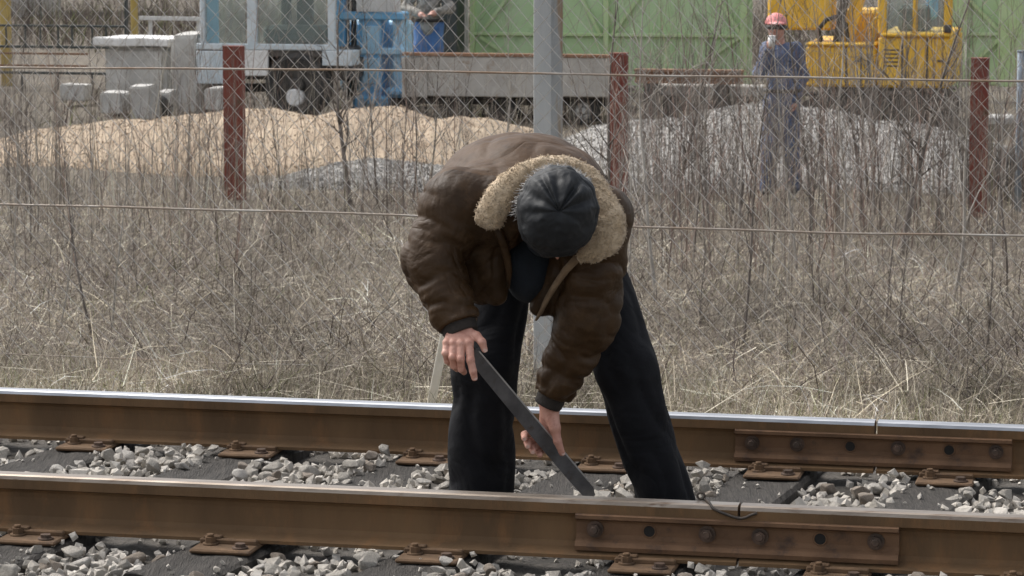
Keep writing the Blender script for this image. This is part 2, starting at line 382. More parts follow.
# even the skew out a little so the sleepers stay nearly parallel
def WS(u, v, z): return W(u, v, z - SINK)
def plate_parts(parent, u, vc, gap_kind):
    pl = MB(); pl.box(u - .095, vc - .175, .001, u + .095, vc + .175, .0145, bev=.005, tf=WS)
    for s in (-1, 1): pl.box(u - .09, vc + s * .078 - .010, .012, u + .09, vc + s * .078 + .010, .030, bev=.004, tf=WS)
    base_plate = part('base_plate', pl, 'rust2', parent)
    for s in (-1, 1):
        for k in (-1, 1):
            # clip with bolt and nut on one corner, square-headed screw on the other
            x = u + k * .052; y = vc + s * (.098 if k * s > 0 else .135)
            b = MB(); r = .017
            zt = .038 if k * s > 0 else .03
            b.tube([WS(x, y, .013), WS(x, y, .02)], .024, 12, 0); b.tube([WS(x, y, .02), WS(x, y, zt)], r, 6, 0, smooth=False)
            if k * s > 0:
                b.tube([WS(x, y, zt), WS(x, y, zt + .009)], .010, 8)
                b.box(x - .028, y - s * .055 - .012, .027, x + .028, y + .014, .037, bev=.003, tf=WS)
            part('bolt', b, 'boltdark' if k > 0 else 'rust2', base_plate)
for i, (ua, ub) in enumerate(SLEEPERS):
    c = ((ua + ub) / 2, GAUGE / 2); d = Vector((ub - ua, GAUGE, 0)); L = 2.5; d.normalize(); e = Vector((d.y, -d.x, 0))
    rnd = random.Random(i * 7 + 1)
    mb = MB(); n = 34; wdt = .128
    cols = [-wdt, -wdt + .012, -wdt * .55, -wdt * .2, wdt * .15, wdt * .5, wdt - .012, wdt]
    dep = [rnd.uniform(0, .005) for _ in cols]
    V = []
    for a in range(n + 1):
        t = -L / 2 + L * a / n
        V.append((t, -wdt, -.15))
        for j, x in enumerate(cols):
            edge = .010 if j in (0, len(cols) - 1) else 0
            z = -edge - dep[j] + mnoise.noise(Vector((x * 22, t * 2.2, i * 3.1))) * .0035
            V.append((t, x + (mnoise.noise(Vector((t * 5, x * 9, i))) * .008 if edge else 0), min(z, .0)))
        V.append((t, wdt, -.15))
    m = len(cols) + 2
    fs = [[a * m + k, a * m + k + 1, (a + 1) * m + k + 1, (a + 1) * m + k] for a in range(n) for k in range(m - 1)]
    fs += [list(range(m)), [n * m + k for k in range(m)][::-1], ]
    cc = WS(c[0], c[1], 0)
    mb.add([WS(c[0] + d.x * t + e.x * x, c[1] + d.y * t + e.y * x, z) for (t, x, z) in V], fs)
    where = {0: 'beyond the shown rails', 1: 'beyond the shown rails', 2: 'third before the man with the bar', 3: 'second before the man with the bar', 4: 'ending beside the bending man',
             5: 'at the start of the near joint bar', 6: 'under the far joint bar holes', 7: 'past the near joint bar', 8: 'past both joint bars'}
    labels = ['dark cracked wooden sleeper, outermost on the side away from the joint bars',
              'dark wooden sleeper fifth along from the near joint bar, away from the joints',
              'dark wooden sleeper fourth along from the near joint bar towards the plain rails',
              'dark wooden sleeper one before the bending man, stones heaped on both sides',
              'dark wooden sleeper that the bending man stands beside with his straight leg',
              'grey weathered sleeper under the start of the near joint bar, by the steel bar tip',
              'grey weathered sleeper carrying the rail gap between the two joint bars',
              'grey weathered sleeper just past the bolted end of the near joint bar',
              'wooden sleeper outermost past both joint bars']
    s = thing('railway_sleeper', WS(c[0], c[1], -.15), labels[i], 'sleeper', 'wooden sleepers under the track')
    part('timber', mb, 'wood', s)
    plate_parts(s, ua, 0, 0); plate_parts(s, ub, GAUGE, 0)

# ------------------------------------------------------------------ rails
def rail_profile(z0):
    # half outline of a flat-bottom rail, 149 mm high; returned as (v, z)
    h = [(.0625, 0), (.0625, .009), (.045, .0135), (.018, .024), (.0085, .036), (.007, .055), (.007, .085), (.0095, .098), (.017, .106), (.0335, .112), (.0335, .1365), (.0295, .145), (.022, .1482), (0, .149)]
    sc = lambda b: RAILTOP - (.149 - b) * SEC
    full = [(a, sc(b)) for a, b in h] + [(-a, sc(b)) for a, b in h[-2::-1]]
    return full
PROF = rail_profile(.016)
def rail_obj(vc, u0, u1, headmat, label):
    mb = MB(); mis = []
    n = len(PROF)
    for k in range(n):
        z = (PROF[k][1] + PROF[(k + 1) % n][1]) / 2; mis.append(1 if z > RAILTOP - .0105 else 0)
    ts = np.linspace(u0, u1, 24)
    base = len(mb.v)
    for t in ts:
        for p in PROF: mb.v.append(W(t, vc + p[0], p[1]))
    for a in range(len(ts) - 1):
        for k in range(n):
            k2 = (k + 1) % n
            mb.f.append([a * n + k, (a + 1) * n + k, (a + 1) * n + k2, a * n + k2]); mb.mi.append(mis[k]); mb.sm.append(False)
    mb.f.append(list(range(n))); mb.f.append([(len(ts) - 1) * n + k for k in range(n)][::-1]); mb.mi += [0, 0]; mb.sm += [False] * 2
    o = top('rail', mb, ['rust', headmat], label, 'rail', 'running rails', base=W((u0 + u1) / 2, vc, RAILTOP - .149 * SEC))
    return o
uN, _ = pu(739, 505, -.0335); uF, _ = pu(876, 420, GAUGE - .0335)
rail_obj(0, -9, uN - .004, 'head_dull', 'long rusty near rail with dull brown head, in front of the bending man')
rail_obj(0, uN + .004, 9, 'head_dull', 'short rusty rail end past the gap in the near joint bar')
rail_obj(GAUGE, -9, uF - .005, 'head_shiny', 'long rusty far rail with bright polished head, behind the bending man')
rail_obj(GAUGE, uF + .005, 9, 'head_shiny', 'short polished rail past the gap in the far joint bar')

def joint_bar(vc, pxs, px0, px1, py, label, holes, bolts):
    vf = vc - .030
    u0, _ = pu(px0, py, vf); u1, _ = pu(px1, py, vf)
    t = thing('joint_bar', W((u0 + u1) / 2, vf, .04), label, 'joint bar', 'joint bars bolted to the rails')
    # section: wedge against the web, top lip under the head, flange at the foot
    prof = [(vc - .0075, .044), (vc - .0075, .120), (vc - .034, .1285), (vc - .045, .1255), (vc - .045, .1165), (vc - .028, .1095), (vc - .0245, .104), (vc - .0235, .075), (vc - .027, .064), (vc - .045, .057), (vc - .053, .047), (vc - .050, .0355), (vc - .030, .0375)]
    mb = MB(); mb.prism([(a, RAILTOP - (RAILTOP - b) * SEC) for a, b in prof], u0, u1, lambda t_, a, b: W(t_, a, b))
    barp = part('bar', mb, 'rust3', t)
    zc = RAILTOP - (RAILTOP - .088) * SEC
    for px in bolts:
        u, _ = pu(px, py, vf); b = MB(); rr = .0185
        b.tube([W(u, vc - .0245, zc), W(u, vc - .031, zc)], .025, 14); b.tube([W(u, vc - .031, zc), W(u, vc - .047, zc)], [rr, rr * .97], 6, smooth=False, phase=random.random())
        b.tube([W(u, vc - .047, zc), W(u, vc - .052, zc)], [.0125, .010], 8)
        part('bolt', b, 'boltdark', t)
    for px in holes:
        u, _ = pu(px, py, vf); b = MB()
        b.tube([W(u, vc - .016, zc), W(u, vc - .0262, zc)], .0165, 16); part('bolt_hole', b, 'dark', t)
        ring = MB(); ring.tube([W(u + .0185 * math.cos(a), vc - .0262, zc + .0185 * math.sin(a)) for a in np.linspace(0, 2 * math.pi, 17)], .0022, 5, cap=False); part('hole_rim', ring, 'rust3', t)
    return t
joint_bar(0, None, 576, 899, 535, 'rusty steel joint bar bolted across the gap in the near rail', [649, 820], [595, 707, 760, 876])
joint_bar(GAUGE, None, 735, 1012, 450, 'rusty steel joint bar bolted across the gap in the far rail', [850, 949], [752, 797, 898, 996])
# bond cable looping over the near rail joint
c = thing('bond_cable', W(uN, .02, RAILTOP), 'thin dark looped bond cable hanging over the near rail gap', 'cable')
pts = []
for (px, py, v, z) in [(702, 497, .1, None), (705, 501, .03, None), (709, 505, -.02, None), (713, 508.5, -.038, None), (720, 512, -.039, None), (728, 515, -.040, None), (735, 517.5, -.040, None), (741, 518.5, -.041, None), (746, 517.5, -.040, None), (751, 515, -.039, None), (757, 513, -.037, None)]:
    u, z = pu(px, py, v); pts.append(W(u, v, max(z, RAILTOP + .004) if v > -.03 else z))
part('strand', MB().tube(pts, .0042, 6), 'copper', c)
u, z = pu(701, 496, .03); part('eyelet', MB().tube([W(u + .011 * math.cos(a), .03, RAILTOP + .012 + .010 * math.sin(a)) for a in np.linspace(0, 6.283, 13)], .0038, 6, cap=False), 'copper', c)

# ------------------------------------------------------------------ ballast stones
def stone_mesh(i):
    r = random.Random(i); bm = bmesh.new(); sc = (r.uniform(.75, 1.15), r.uniform(.7, 1.0), r.uniform(.55, .85))
    for _ in range(15):
        d = Vector((r.gauss(0, 1), r.gauss(0, 1), r.gauss(0, 1))).normalized() * r.uniform(.82, 1.05)
        bm.verts.new((d.x * sc[0], d.y * sc[1], d.z * sc[2]))
    res = bmesh.ops.convex_hull(bm, input=bm.verts)
    bmesh.ops.delete(bm, geom=[g for g in res['geom_interior'] if isinstance(g, bmesh.types.BMVert)], context='VERTS')
    bmesh.ops.bevel(bm, geom=bm.edges[:], offset=.07, segments=1, affect='EDGES', clamp_overlap=True)
    bmesh.ops.recalc_face_normals(bm, faces=bm.faces)
    me = bpy.data.meshes.new('stone'); bm.to_mesh(me); bm.free(); return me
SM = {}
for kk, mm in enumerate(('stone', 'stone_b', 'stone_w')):
    SM[mm] = []
    for i in range(9):
        me = stone_mesh(100 * kk + i); me.materials.append(M[mm]); SM[mm].append(me)
def sleeper_gap(u, v):
    """signed distance to the nearest sleeper edge in track coordinates (positive = outside)"""
    return min(abs(u - (ua + (ub - ua) * v / GAUGE)) - .13 for ua, ub in SLEEPERS)
def on_screen(p):
    q = cam_inv @ p; return 512 + F * q.x / -q.z, 288 - F * q.y / -q.z
cam_inv = (Matrix.Translation(cam.location) @ cam.rotation_euler.to_matrix().to_4x4()).inverted()
placed = []; cells = {}
def try_stone(u, v, r, dz=0, minsep=.8):
    g = sleeper_gap(u, v)
    if g < -.035: return False
    for rv in (0, GAUGE):
        if abs(v - rv) < .069 + r * .75: return False
    for (ua, ub) in SLEEPERS:      # base plates and the man's boots
        for uu, vv in ((ua, 0), (ub, GAUGE)):
            if abs(u - uu) < .115 + r * .4 and abs(v - vv) < .19 + r * .4: return False
    for (fu, fv) in FEET:
        if abs(u - fu) < .07 + r and -.2 - r < v - fv < .1 + r: return False
    ck = (int(u / .1), int(v / .1))
    for i in (-1, 0, 1):
        for j in (-1, 0, 1):
            for (a, b, c_, d_) in cells.get((ck[0] + i, ck[1] + j), ()):
                if math.hypot(a - u, b - v) < (r + c_) * minsep and d_ == dz: return False
    cells.setdefault(ck, []).append((u, v, r, dz)); placed.append((u, v, r, dz)); return True
def uv_of(p): q = p - T0; return q.dot(UH), q.dot(VH)
FEET = [uv_of(P(479, 500, 9.6)), uv_of(P(668, 505, 9.52))]
rr = random.Random(5)
for dz, cnt, lo, hi, sep in ((0, 9000, .019, .05, .78), (1, 7000, .017, .046, .84), (2, 3000, .014, .034, .9)):
    for _ in range(cnt):
        u = rr.uniform(-2.5, 2.5); v = rr.choice([rr.uniform(.5, 1.46), rr.uniform(-.75, -.06)])
        r = lo + (hi - lo) * rr.random() ** 1.6
        if dz and mnoise.noise(Vector((u * 2.6, v * 2, 9))) < (.0 if dz == 1 else .16) - .06 * (dz == 1): continue
        try_stone(u, v, r, dz, sep)
cand = []
for (u, v, r, dz) in placed:
    z = bed_z(u, v) + r * .25 + dz * .026
    p = W(u, v, z); x, y = on_screen(p)
    vis = -10 < x < 1034 and y < 590
    yr = 490 + (x - 512) * .043
    if v > 0 and y > yr + 4: vis = False
    cand.append((vis, r * (1 if vis else .01), u, v, r, dz, z))
cand.sort(key=lambda c_: -c_[1])
def stone_z(u, v, r, dz): return bed_z(u, v) + r * .3 + dz * .026
shown = cand[:300]; rest = cand[300:]
for (vis, _, u, v, r, dz, z) in shown:
    k = rr.random(); mm = 'stone' if k < .68 else ('stone_b' if k < .8 else 'stone_w')
    o = bpy.data.objects.new('stone', rr.choice(SM[mm])); COL.objects.link(o); o.parent = BED
    o.location = W(u, v, stone_z(u, v, r, dz)); o.scale = (r * rr.uniform(.95, 1.3), r, r * rr.uniform(.65, 1)); o.rotation_euler = (rr.uniform(-.5, .5), rr.uniform(-.5, .5), rr.uniform(0, 6.28))
def bits(name, pos, rad, mats, parent=None, base=Vector((0, 0, 0)), seed=1):
    """many small angular stones as one mesh"""
    rg = np.random.default_rng(seed); n = len(pos)
    T = np.array([(1, 0, 0), (-1, 0, 0), (0, 1, 0), (0, -1, 0), (0, 0, 1), (0, 0, -1), (.6, .6, .5), (-.55, .5, -.6)], float)
    Fc = np.array([(0, 6, 4), (6, 2, 4), (0, 2, 6), (2, 1, 4), (1, 3, 4), (3, 0, 4), (2, 0, 5), (1, 2, 7), (2, 5, 7), (5, 1, 7), (3, 1, 5), (0, 3, 5)])
    A = rg.normal(size=(n, 3, 3)); Q, _ = np.linalg.qr(A)
    S = rg.uniform(.6, 1.15, size=(n, 1, 3)); Vt = (T[None] * S * (1 + rg.uniform(-.2, .2, size=(n, 8, 1)))) @ Q
    V = Vt * np.asarray(rad)[:, None, None] + np.asarray(pos)[:, None, :] - np.array(base)
    Fa = (Fc[None] + (np.arange(n) * 8)[:, None, None]).reshape(-1)
    me = np_mesh(name, V.reshape(-1, 3), Fa, 3, mats)
    return me
n_small = 13000
pos = []; rad = []
for (vis, _, u, v, r, dz, z) in rest: pos.append(tuple(W(u, v, stone_z(u, v, r, dz)))); rad.append(r)
for _ in range(n_small):
    u = rr.uniform(-4, 4); v = rr.choice([rr.uniform(.05, 1.46), rr.uniform(-1.3, -.05), rr.uniform(1.6, 2.6)])
    g = sleeper_gap(u, v)
    if g < -.02 and rr.random() > .14: continue
    r = rr.uniform(.010, .024)
    if g < 0: r = rr.uniform(.004, .013)
    pos.append(tuple(W(u, v, max(bed_z(u, v) + r * .4, r * .4 - SINK if g < 0 else -9)))); rad.append(r)
me = bits('loose_ballast', pos, rad, 'stone', seed=3)
o = bpy.data.objects.new('loose_ballast', me); COL.objects.link(o); o.parent = BED; o['kind'] = 'stuff'

# ================================================================== MESH FENCE
VF = 5.03
def fz(u): return G(VF) + mnoise.noise(Vector((u * .45, VF * .45, 3))) * .08
fence = thing('mesh_fence', W(0, VF, G(VF)), 'galvanised chain link fence with slack tension wires along the track', 'fence')
def chain_mesh():
    u0, u1 = -4.6, 5.0; dh, dv = .0826, .0895; z0, z1 = G(VF) - .02, G(VF) + 2.05; r = .0020
    nst = int((u1 - u0) / (dh / 2)); nz = int((z1 - z0) / (dv / 2))
    V = []; Fs = []
    for s in range(nst):
        uc = u0 + s * dh / 2; base = len(V)
        for k in range(nz + 1):
            u = uc + (dh / 4 if (k + s) % 2 else -dh / 4); z = z0 + k * dv / 2
            u += mnoise.noise(Vector((u * 1.1, z * 1.3, 4))) * .022; zz = z + mnoise.noise(Vector((u * .9, z * 1.1, 14))) * .02
            vv = VF + mnoise.noise(Vector((u * .8, z * .9, 24))) * .035 + (.0016 if (k + s) % 2 else -.0016)
            c_ = W(u, vv, zz)
            for a in range(3):
                an = a * 2.0944; V.append(tuple(c_ + UH * (r * math.cos(an)) + VH * (r * math.sin(an))))
        for k in range(nz):
            for a in range(3):
                b2 = (a + 1) % 3; Fs += [base + k * 3 + a, base + k * 3 + b2, base + k * 3 + 3 + b2, base + k * 3 + 3 + a]
    off = np.array(OFF[fence.name])
    me = np_mesh('chain_link_mesh', np.array(V) - off, np.array(Fs), 4, 'galv')
    o = bpy.data.objects.new('chain_link_mesh', me); COL.objects.link(o); o.parent = fence; o['kind'] = 'stuff'
chain_mesh()
def fwire(pts, r):
    out = []
    for (x, y) in pts: u, z = pu(x, y, VF - .012); out.append(W(u, VF - .012, z))
    # resample with a little waviness
    res = []
    for a, b in zip(out, out[1:]):
        for t in np.linspace(0, 1, 9)[:-1]:
            p = a.lerp(b, t); res.append(p + Vector((0, 0, mnoise.noise(p * 1.5) * .006)))
    res.append(out[-1]); part('tension_wire', MB().tube(res, r, 6), 'wire', fence)
fwire([(-160, 67), (0, 68), (250, 69), (440, 71), (620, 75), (860, 79), (1024, 82), (1180, 85)], .0052)
fwire([(-160, 199), (0, 204), (150, 208), (400, 215), (640, 227), (850, 233), (1024, 236), (1180, 239)], .0055)
fwire([(-160, 346), (0, 353), (200, 362), (430, 370), (660, 379), (860, 383), (1024, 388), (1180, 392)], .0032)
def fence_post(px, label_part):
    u, _ = pu(px, 200, VF + .1); zb = fz(u) - .1; an = math.radians(24); ca, sa = math.cos(an), math.sin(an); w, dd = .112, .09
    prof = [(-w / 2, -dd / 2), (w / 2, -dd / 2), (w / 2, dd / 2), (-w / 2, dd / 2)]
    ch = .008; prof = [(-w / 2 + ch, -dd / 2), (w / 2 - ch, -dd / 2), (w / 2, -dd / 2 + ch), (w / 2, dd / 2 - ch), (w / 2 - ch, dd / 2), (-w / 2 + ch, dd / 2), (-w / 2, dd / 2 - ch), (-w / 2, -dd / 2 + ch)]
    mb = MB(); mb.prism(prof, zb, 2.2, lambda z, a, b: W(u + a * ca - b * sa * -1, VF + .1 + b * ca - a * sa, z)); part('post', mb, 'mast', fence)
for px in (548, 1062): fence_post(px, '')

# red oxide posts further out in the grass
VR = (28 - 8.85) * CP
for px, pt, w, lab in ((232, 47, 19, 'rust-red steel post standing before the tan gravel heap'), (618, 54, 17, 'rust-red steel post beside the grey fence post, at the trailer end'), (980, 59, 18, 'rust-red steel post before the green gate past the yellow machine')):
    u0, zt = pu(px - w / 2, pt, VR); u1, _ = pu(px + w / 2, pt, VR); zb = G(VR) - .15
    mb = MB(); wd = (u1 - u0); dd = .1
    prof = [(u0, VR), (u1, VR), (u1, VR + dd), (u1 - .012, VR + dd), (u1 - .012, VR + .012), (u0 + .012, VR + .012), (u0 + .012, VR + dd), (u0, VR + dd)]
    mb.prism(prof, zb, zt, lambda z, a, b: W(a, b, z))
    cap = MB(); cap.box(u0 - .004, VR - .004, zt, u1 + .004, VR + dd + .004, zt + .01, bev=.003)
    t = thing('steel_post', W((u0 + u1) / 2, VR, zb), lab, 'post', 'red posts in the dry grass')
    part('channel', mb, 'redpost', t); part('cap', cap, 'redpost', t)
# grey-blue pipe at the yard edge
u0, zt = pu(1021, 52, VR + 1); mb = MB(); mb.tube([W(u0, VR + 1, G(VR) - .1), W(u0, VR + 1, zt)], .032, 12); mb.tube([W(u0, VR + 1, zt), W(u0, VR + 1, zt + .015)], [.036, .036], 12)
top('pipe_post', mb, 'bluepipe', 'blue grey pipe post past the last red post', 'post')

# pale timber stake leaning behind the man
a = W(*[*uv_of(P(432, 404, 11.6)), 0]); a = P(427, 425, 12.2); b = P(463, 243, 11.9); ax = (b - a)
d = ax.normalized(); e = d.cross(Vector((0, 1, 0))).normalized(); g = e.cross(d)
a2 = a - d * .25
mb = MB(); mb.obox((a2 + b) / 2, e, g, d, (.036, .025, (b - a2).length), bev=.003)
top('timber_stake', mb, 'pale_wood', 'pale bare timber stake leaning behind the bending man', 'stake')

# ================================================================== GRAVEL HEAPS
def heap(name, m, label, px0, px1, ytop, vb, depth, ht, seed, humps):
    uA, _ = pu(px0, 150, vb); uB, _ = pu(px1, 150, vb); rg = random.Random(seed)
    nu, nv = 110, 36; V = []; base = W((uA + uB) / 2, vb + depth / 2, G(vb))
    def hz(u, v):
        a = (u - uA) / (uB - uA); b = (v - vb) / depth
        e = max(0, math.sin(math.pi * min(max(b, 0), 1))) ** .75 * max(0, math.sin(math.pi * min(max(a, 0), 1))) ** .5
        h = 0
        for (c_, w_, k) in humps: h = max(h, k * math.exp(-((a - c_) / w_) ** 2))
        return e * ht * (h + .12 * mnoise.noise(Vector((u * 1.2, v * 1.2, seed)))) + e * .05 * mnoise.noise(Vector((u * 5, v * 5, seed)))
    for j in range(nv + 1):
        for i in range(nu + 1):
            u = uA + (uB - uA) * i / nu; v = vb + depth * j / nv; V.append(W(u, v, G(v) - .12 + hz(u, v) + .1 * min(1, hz(u, v) * 8)))
    fs = [[j * (nu + 1) + i, j * (nu + 1) + i + 1, (j + 1) * (nu + 1) + i + 1, (j + 1) * (nu + 1) + i] for j in range(nv) for i in range(nu)]
    V = np.array([tuple(p - base) for p in V]); me = np_mesh(name, V, np.array(fs).ravel(), 4, m, smooth=True)
    o = bpy.data.objects.new(name, me); COL.objects.link(o); o.location = base; tag(o, label, 'gravel heap', 'gravel heaps in the yard')
    pos = []; rad = []
    for _ in range(8000):
        u = rg.uniform(uA, uB); v = vb + depth * rg.random() ** 1.3 * .75; h = hz(u, v)
        if h < .02 and rg.random() < .7: continue
        pos.append(tuple(W(u, v, G(v) - .02 + h))); rad.append(rg.uniform(*((.006, .016) if m == 'tan' else (.01, .024))))
    me2 = bits('loose_stones', pos, rad, m, base=base, seed=seed)
    c_ = bpy.data.objects.new('loose_stones', me2); COL.objects.link(c_); c_.parent = o; c_['kind'] = 'stuff'
heap('gravel_heap', 'tan', 'low heap of tan gravel below the pale truck cab', -120, 520, 110, 22.3, 5.5, .66, 3, [(.15, .3, .66), (.45, .3, .78), (.68, .2, .9), (.84, .14, .98)])
heap('gravel_heap', 'grey', 'long low heap of grey crushed stone below the yellow machine', 470, 1010, 112, 21.9, 5.8, .66, 5, [(.2, .4, .92), (.5, .5, 1.0), (.8, .4, .92)])
heap('gravel_heap', 'grey', 'small spill of grey stone at the foot of the tan heap', 225, 560, 150, 20.6, 3.0, .24, 8, [(.3, .3, 1.0), (.7, .3, .9)])

# ================================================================== YARD BEHIND
VB = 30.4
def R(mb, x0, y0, x1, y1, v, dep, mi=0, bev=.01):
    u0, _ = pu(x0, y0, v); u1, _ = pu(x1, y1, v); _, z1 = pu((x0 + x1) / 2, y0, v); _, z0 = pu((x0 + x1) / 2, y1, v); mb.box(u0, v, z0, u1, v + dep, z1, mi, bev); return mb
def RB(x0, y0, x1, y1, v, dep, bev=.01): return R(MB(), x0, y0, x1, y1, v, dep, 0, bev)
def bar2(mb, pa, pb, v, w, dep=.04):
    ua, za = pu(*pa, v); ub, zb = pu(*pb, v); a = W(ua, v + dep / 2, za); b = W(ub, v + dep / 2, zb); d = (b - a).normalized()
    mb.obox((a + b) / 2, d.cross(VH).normalized(), VH, d, (w, dep, (b - a).length)); return mb
def base_at(px, v): u, _ = pu(px, 100, v); return W(u, v, G(v))

def wheel(parent, px, py, v, rad, wd, rimm='rim'):
    u, z = pu(px, py, v); t = MB(); n = 28
    prof = [(rad * .58, 0), (rad * .86, -.02), (rad * .97, .02), (rad, .07), (rad, wd - .07), (rad * .97, wd - .02), (rad * .86, wd), (rad * .58, wd)]
    V = []; fs = []
    for k in range(n):
        a = 2 * math.pi * k / n; lug = 1.0 + (.025 if k % 2 else 0)
        for (r_, w_) in prof: V.append(W(u + r_ * (lug if r_ > rad * .95 else 1) * math.cos(a), v + w_, z + r_ * (lug if r_ > rad * .95 else 1) * math.sin(a)))
    m_ = len(prof)
    for k in range(n):
        for j in range(m_ - 1): fs.append([k * m_ + j, k * m_ + j + 1, ((k + 1) % n) * m_ + j + 1, ((k + 1) % n) * m_ + j])
    t.add(V, fs); ty = part('tyre', t, 'rubber', parent)
    rm = MB(); rm.tube([W(u, v + .05, z), W(u, v + wd - .05, z)], rad * .6, 24); rm.tube([W(u, v + .0, z), W(u, v + .06, z)], [rad * .18, rad * .3], 14)
    for k in range(6):
        a = k * math.pi / 3; rm.tube([W(u + rad * .4 * math.cos(a), v + .03, z + rad * .4 * math.sin(a)), W(u + rad * .4 * math.cos(a), v + .06, z + rad * .4 * math.sin(a))], .03, 6)
    part('rim', rm, rimm, ty)

# --- pale cab over a big dark wheel (truck seen through the fence)
tr = thing('parked_truck', base_at(265, VB), 'pale grey truck cab with large side windows and one big dark wheel', 'truck')
body = MB()
for x0, y0, x1, y1 in ((196, 44, 338, 50), (199, -40, 205, 46), (246, -40, 257, 46), (327, -40, 335, 46), (199, -48, 335, -36)): R(body, x0, y0, x1, y1, VB, .07, 0, .012)
for x0, y0, x1, y1 in ((199, -40, 205, 46), (327, -40, 335, 46), (199, -48, 335, -36), (196, 44, 338, 50)): R(body, x0, y0, x1, y1, VB + 1.75, .07, 0, .012)
R(body, 198, -54, 337, -47, VB - .02, 1.9, 0, .03)
cabp = part('cab_frame', body, 'cabw', tr)
part('cab_floor', RB(198, 50.5, 337, 57, VB + .02, 1.78), 'steeld', tr)
pn = MB(); R(pn, 196, 51, 236, 84, VB - .01, .05); part('side_panel', pn, 'cabw', tr)
part('side_panel', RB(244, 50.5, 268, 76, VB - .012, .05), 'white', tr)
part('fender', RB(322, 51, 352, 66, VB - .012, .4), 'cabw', tr)
for (a, b) in ((205, 246), (257, 327)):
    g_ = RB(a + .5, -36, b - .5, 43.5, VB + .03, .008, 0); part('window', g_, 'glass', tr)
part('quarter_panel', RB(206, -30, 219, 43, VB + .05, .02), 'lblue', tr)
st = MB(); R(st, 262, 26, 322, 44, VB + .5, .5, 0, .05); R(st, 280, -10, 288, 30, VB + .9, .2, 0, .03); R(st, 296, -22, 312, 30, VB + 1.0, .12, 0, .03); part('seat', st, 'seat', tr)
ch = MB(); R(ch, 236, 60, 345, 80, VB + .25, 1.2, 0, .02); R(ch, 210, 84, 330, 92, VB + .7, .15, 0); part('chassis', ch, 'steeld', tr)
wheel(tr, 296, 86, VB - .02, .44, .36, 'steeld'); wheel(tr, 296, 86, VB + 1.45, .44, .34, 'steeld')
hc = MB(); u_, z_ = pu(294, 98, VB - .06); hc.tube([W(u_, VB - .06, z_), W(u_, VB + .02, z_)], [.1, .14], 16); part('hub_cap', hc, 'white', tr)

# --- blue machine
bm_ = thing('blue_machine', base_at(370, VB + 1.2), 'pale blue upright machine with white board, beside the truck cab', 'machine')
vb_ = VB + 1.2
part('column', RB(358, -30, 381, 108, vb_ + .05, .5, .03), 'blue', bm_); part('foot', RB(352, 96, 388, 118, vb_ - .1, .8, .04), 'blue', bm_)
part('column', RB(336, -30, 345, 60, vb_ + .1, .25, .02), 'blue', bm_); part('column', RB(392, 12, 403, 90, vb_ + .1, .35, .02), 'lblue', bm_)
part('body', RB(339, 22, 402, 92, vb_ + .5, .7, .04), 'lblue', bm_); part('cross_beam', RB(333, 12, 404, 20, vb_ - .02, .3, .02), 'blue', bm_); part('cross_beam', RB(336, 48, 404, 55, vb_ + .02, .25, .02), 'lblue', bm_)
part('white_board', RB(356, -30, 400, 12, vb_ - .06, .04, .008), 'white', bm_)
part('cover_plate', RB(362, 26, 379, 50, vb_ + .02, .03, .008), 'lblue', bm_); part('cover_plate', RB(362, 58, 379, 84, vb_ + .02, .03, .008), 'lblue', bm_)
part('fender', RB(383, 88, 404, 98, vb_ - .05, .5, .05), 'blue', bm_)
rods = MB()
for x in (348, 352, 355): bar2(rods, (x, -30), (x, 100), vb_ + .2, .03)
part('guide_rods', rods, 'steeld', bm_)
wheel(bm_, 396, 108, vb_ + .05, .2, .25, 'steeld')

# --- trailer with long grey drop side
tl = thing('flat_trailer', base_at(505, VB), 'long low trailer with dented grey drop side and rusty top edge', 'trailer')
uL, zt = pu(402, 54, VB); uR_, _ = pu(612, 56, VB); _, zb = pu(402, 97, VB)
for k, (xa, xb) in enumerate(((403, 424), (426, 545), (547, 611))):
    part('side_panel', RB(xa, 57, xb, 97, VB, .05, .012), 'trailer', tl)
part('top_rail', RB(402, 53.5, 612, 57, VB - .02, .09, .008), 'rustedge', tl)
for x in (425, 546, 403.5, 610.5): part('stake', RB(x - 1.8, 57.5, x + 1.8, 98, VB - .035, .03, .006), 'trailer', tl)
part('back_side', RB(402, 55, 612, 97, VB + 1.9, .05, .012), 'trailer', tl); part('deck', RB(402, 92, 612, 97.5, VB + .06, 1.8, .01), 'steeld', tl)
part('beam', RB(406, 98, 608, 105, VB + .35, .14, .01), 'steeld', tl); part('beam', RB(406, 98, 608, 105, VB + 1.4, .14, .01), 'steeld', tl)
for x in (455, 503, 583): wheel(tl, x, 111, VB + .12, .2, .24, 'rim' if x == 583 else 'steeld')
part('hitch', bar2(MB(), (612, 100), (636, 112), VB + .9, .1, .1), 'steeld', tl)

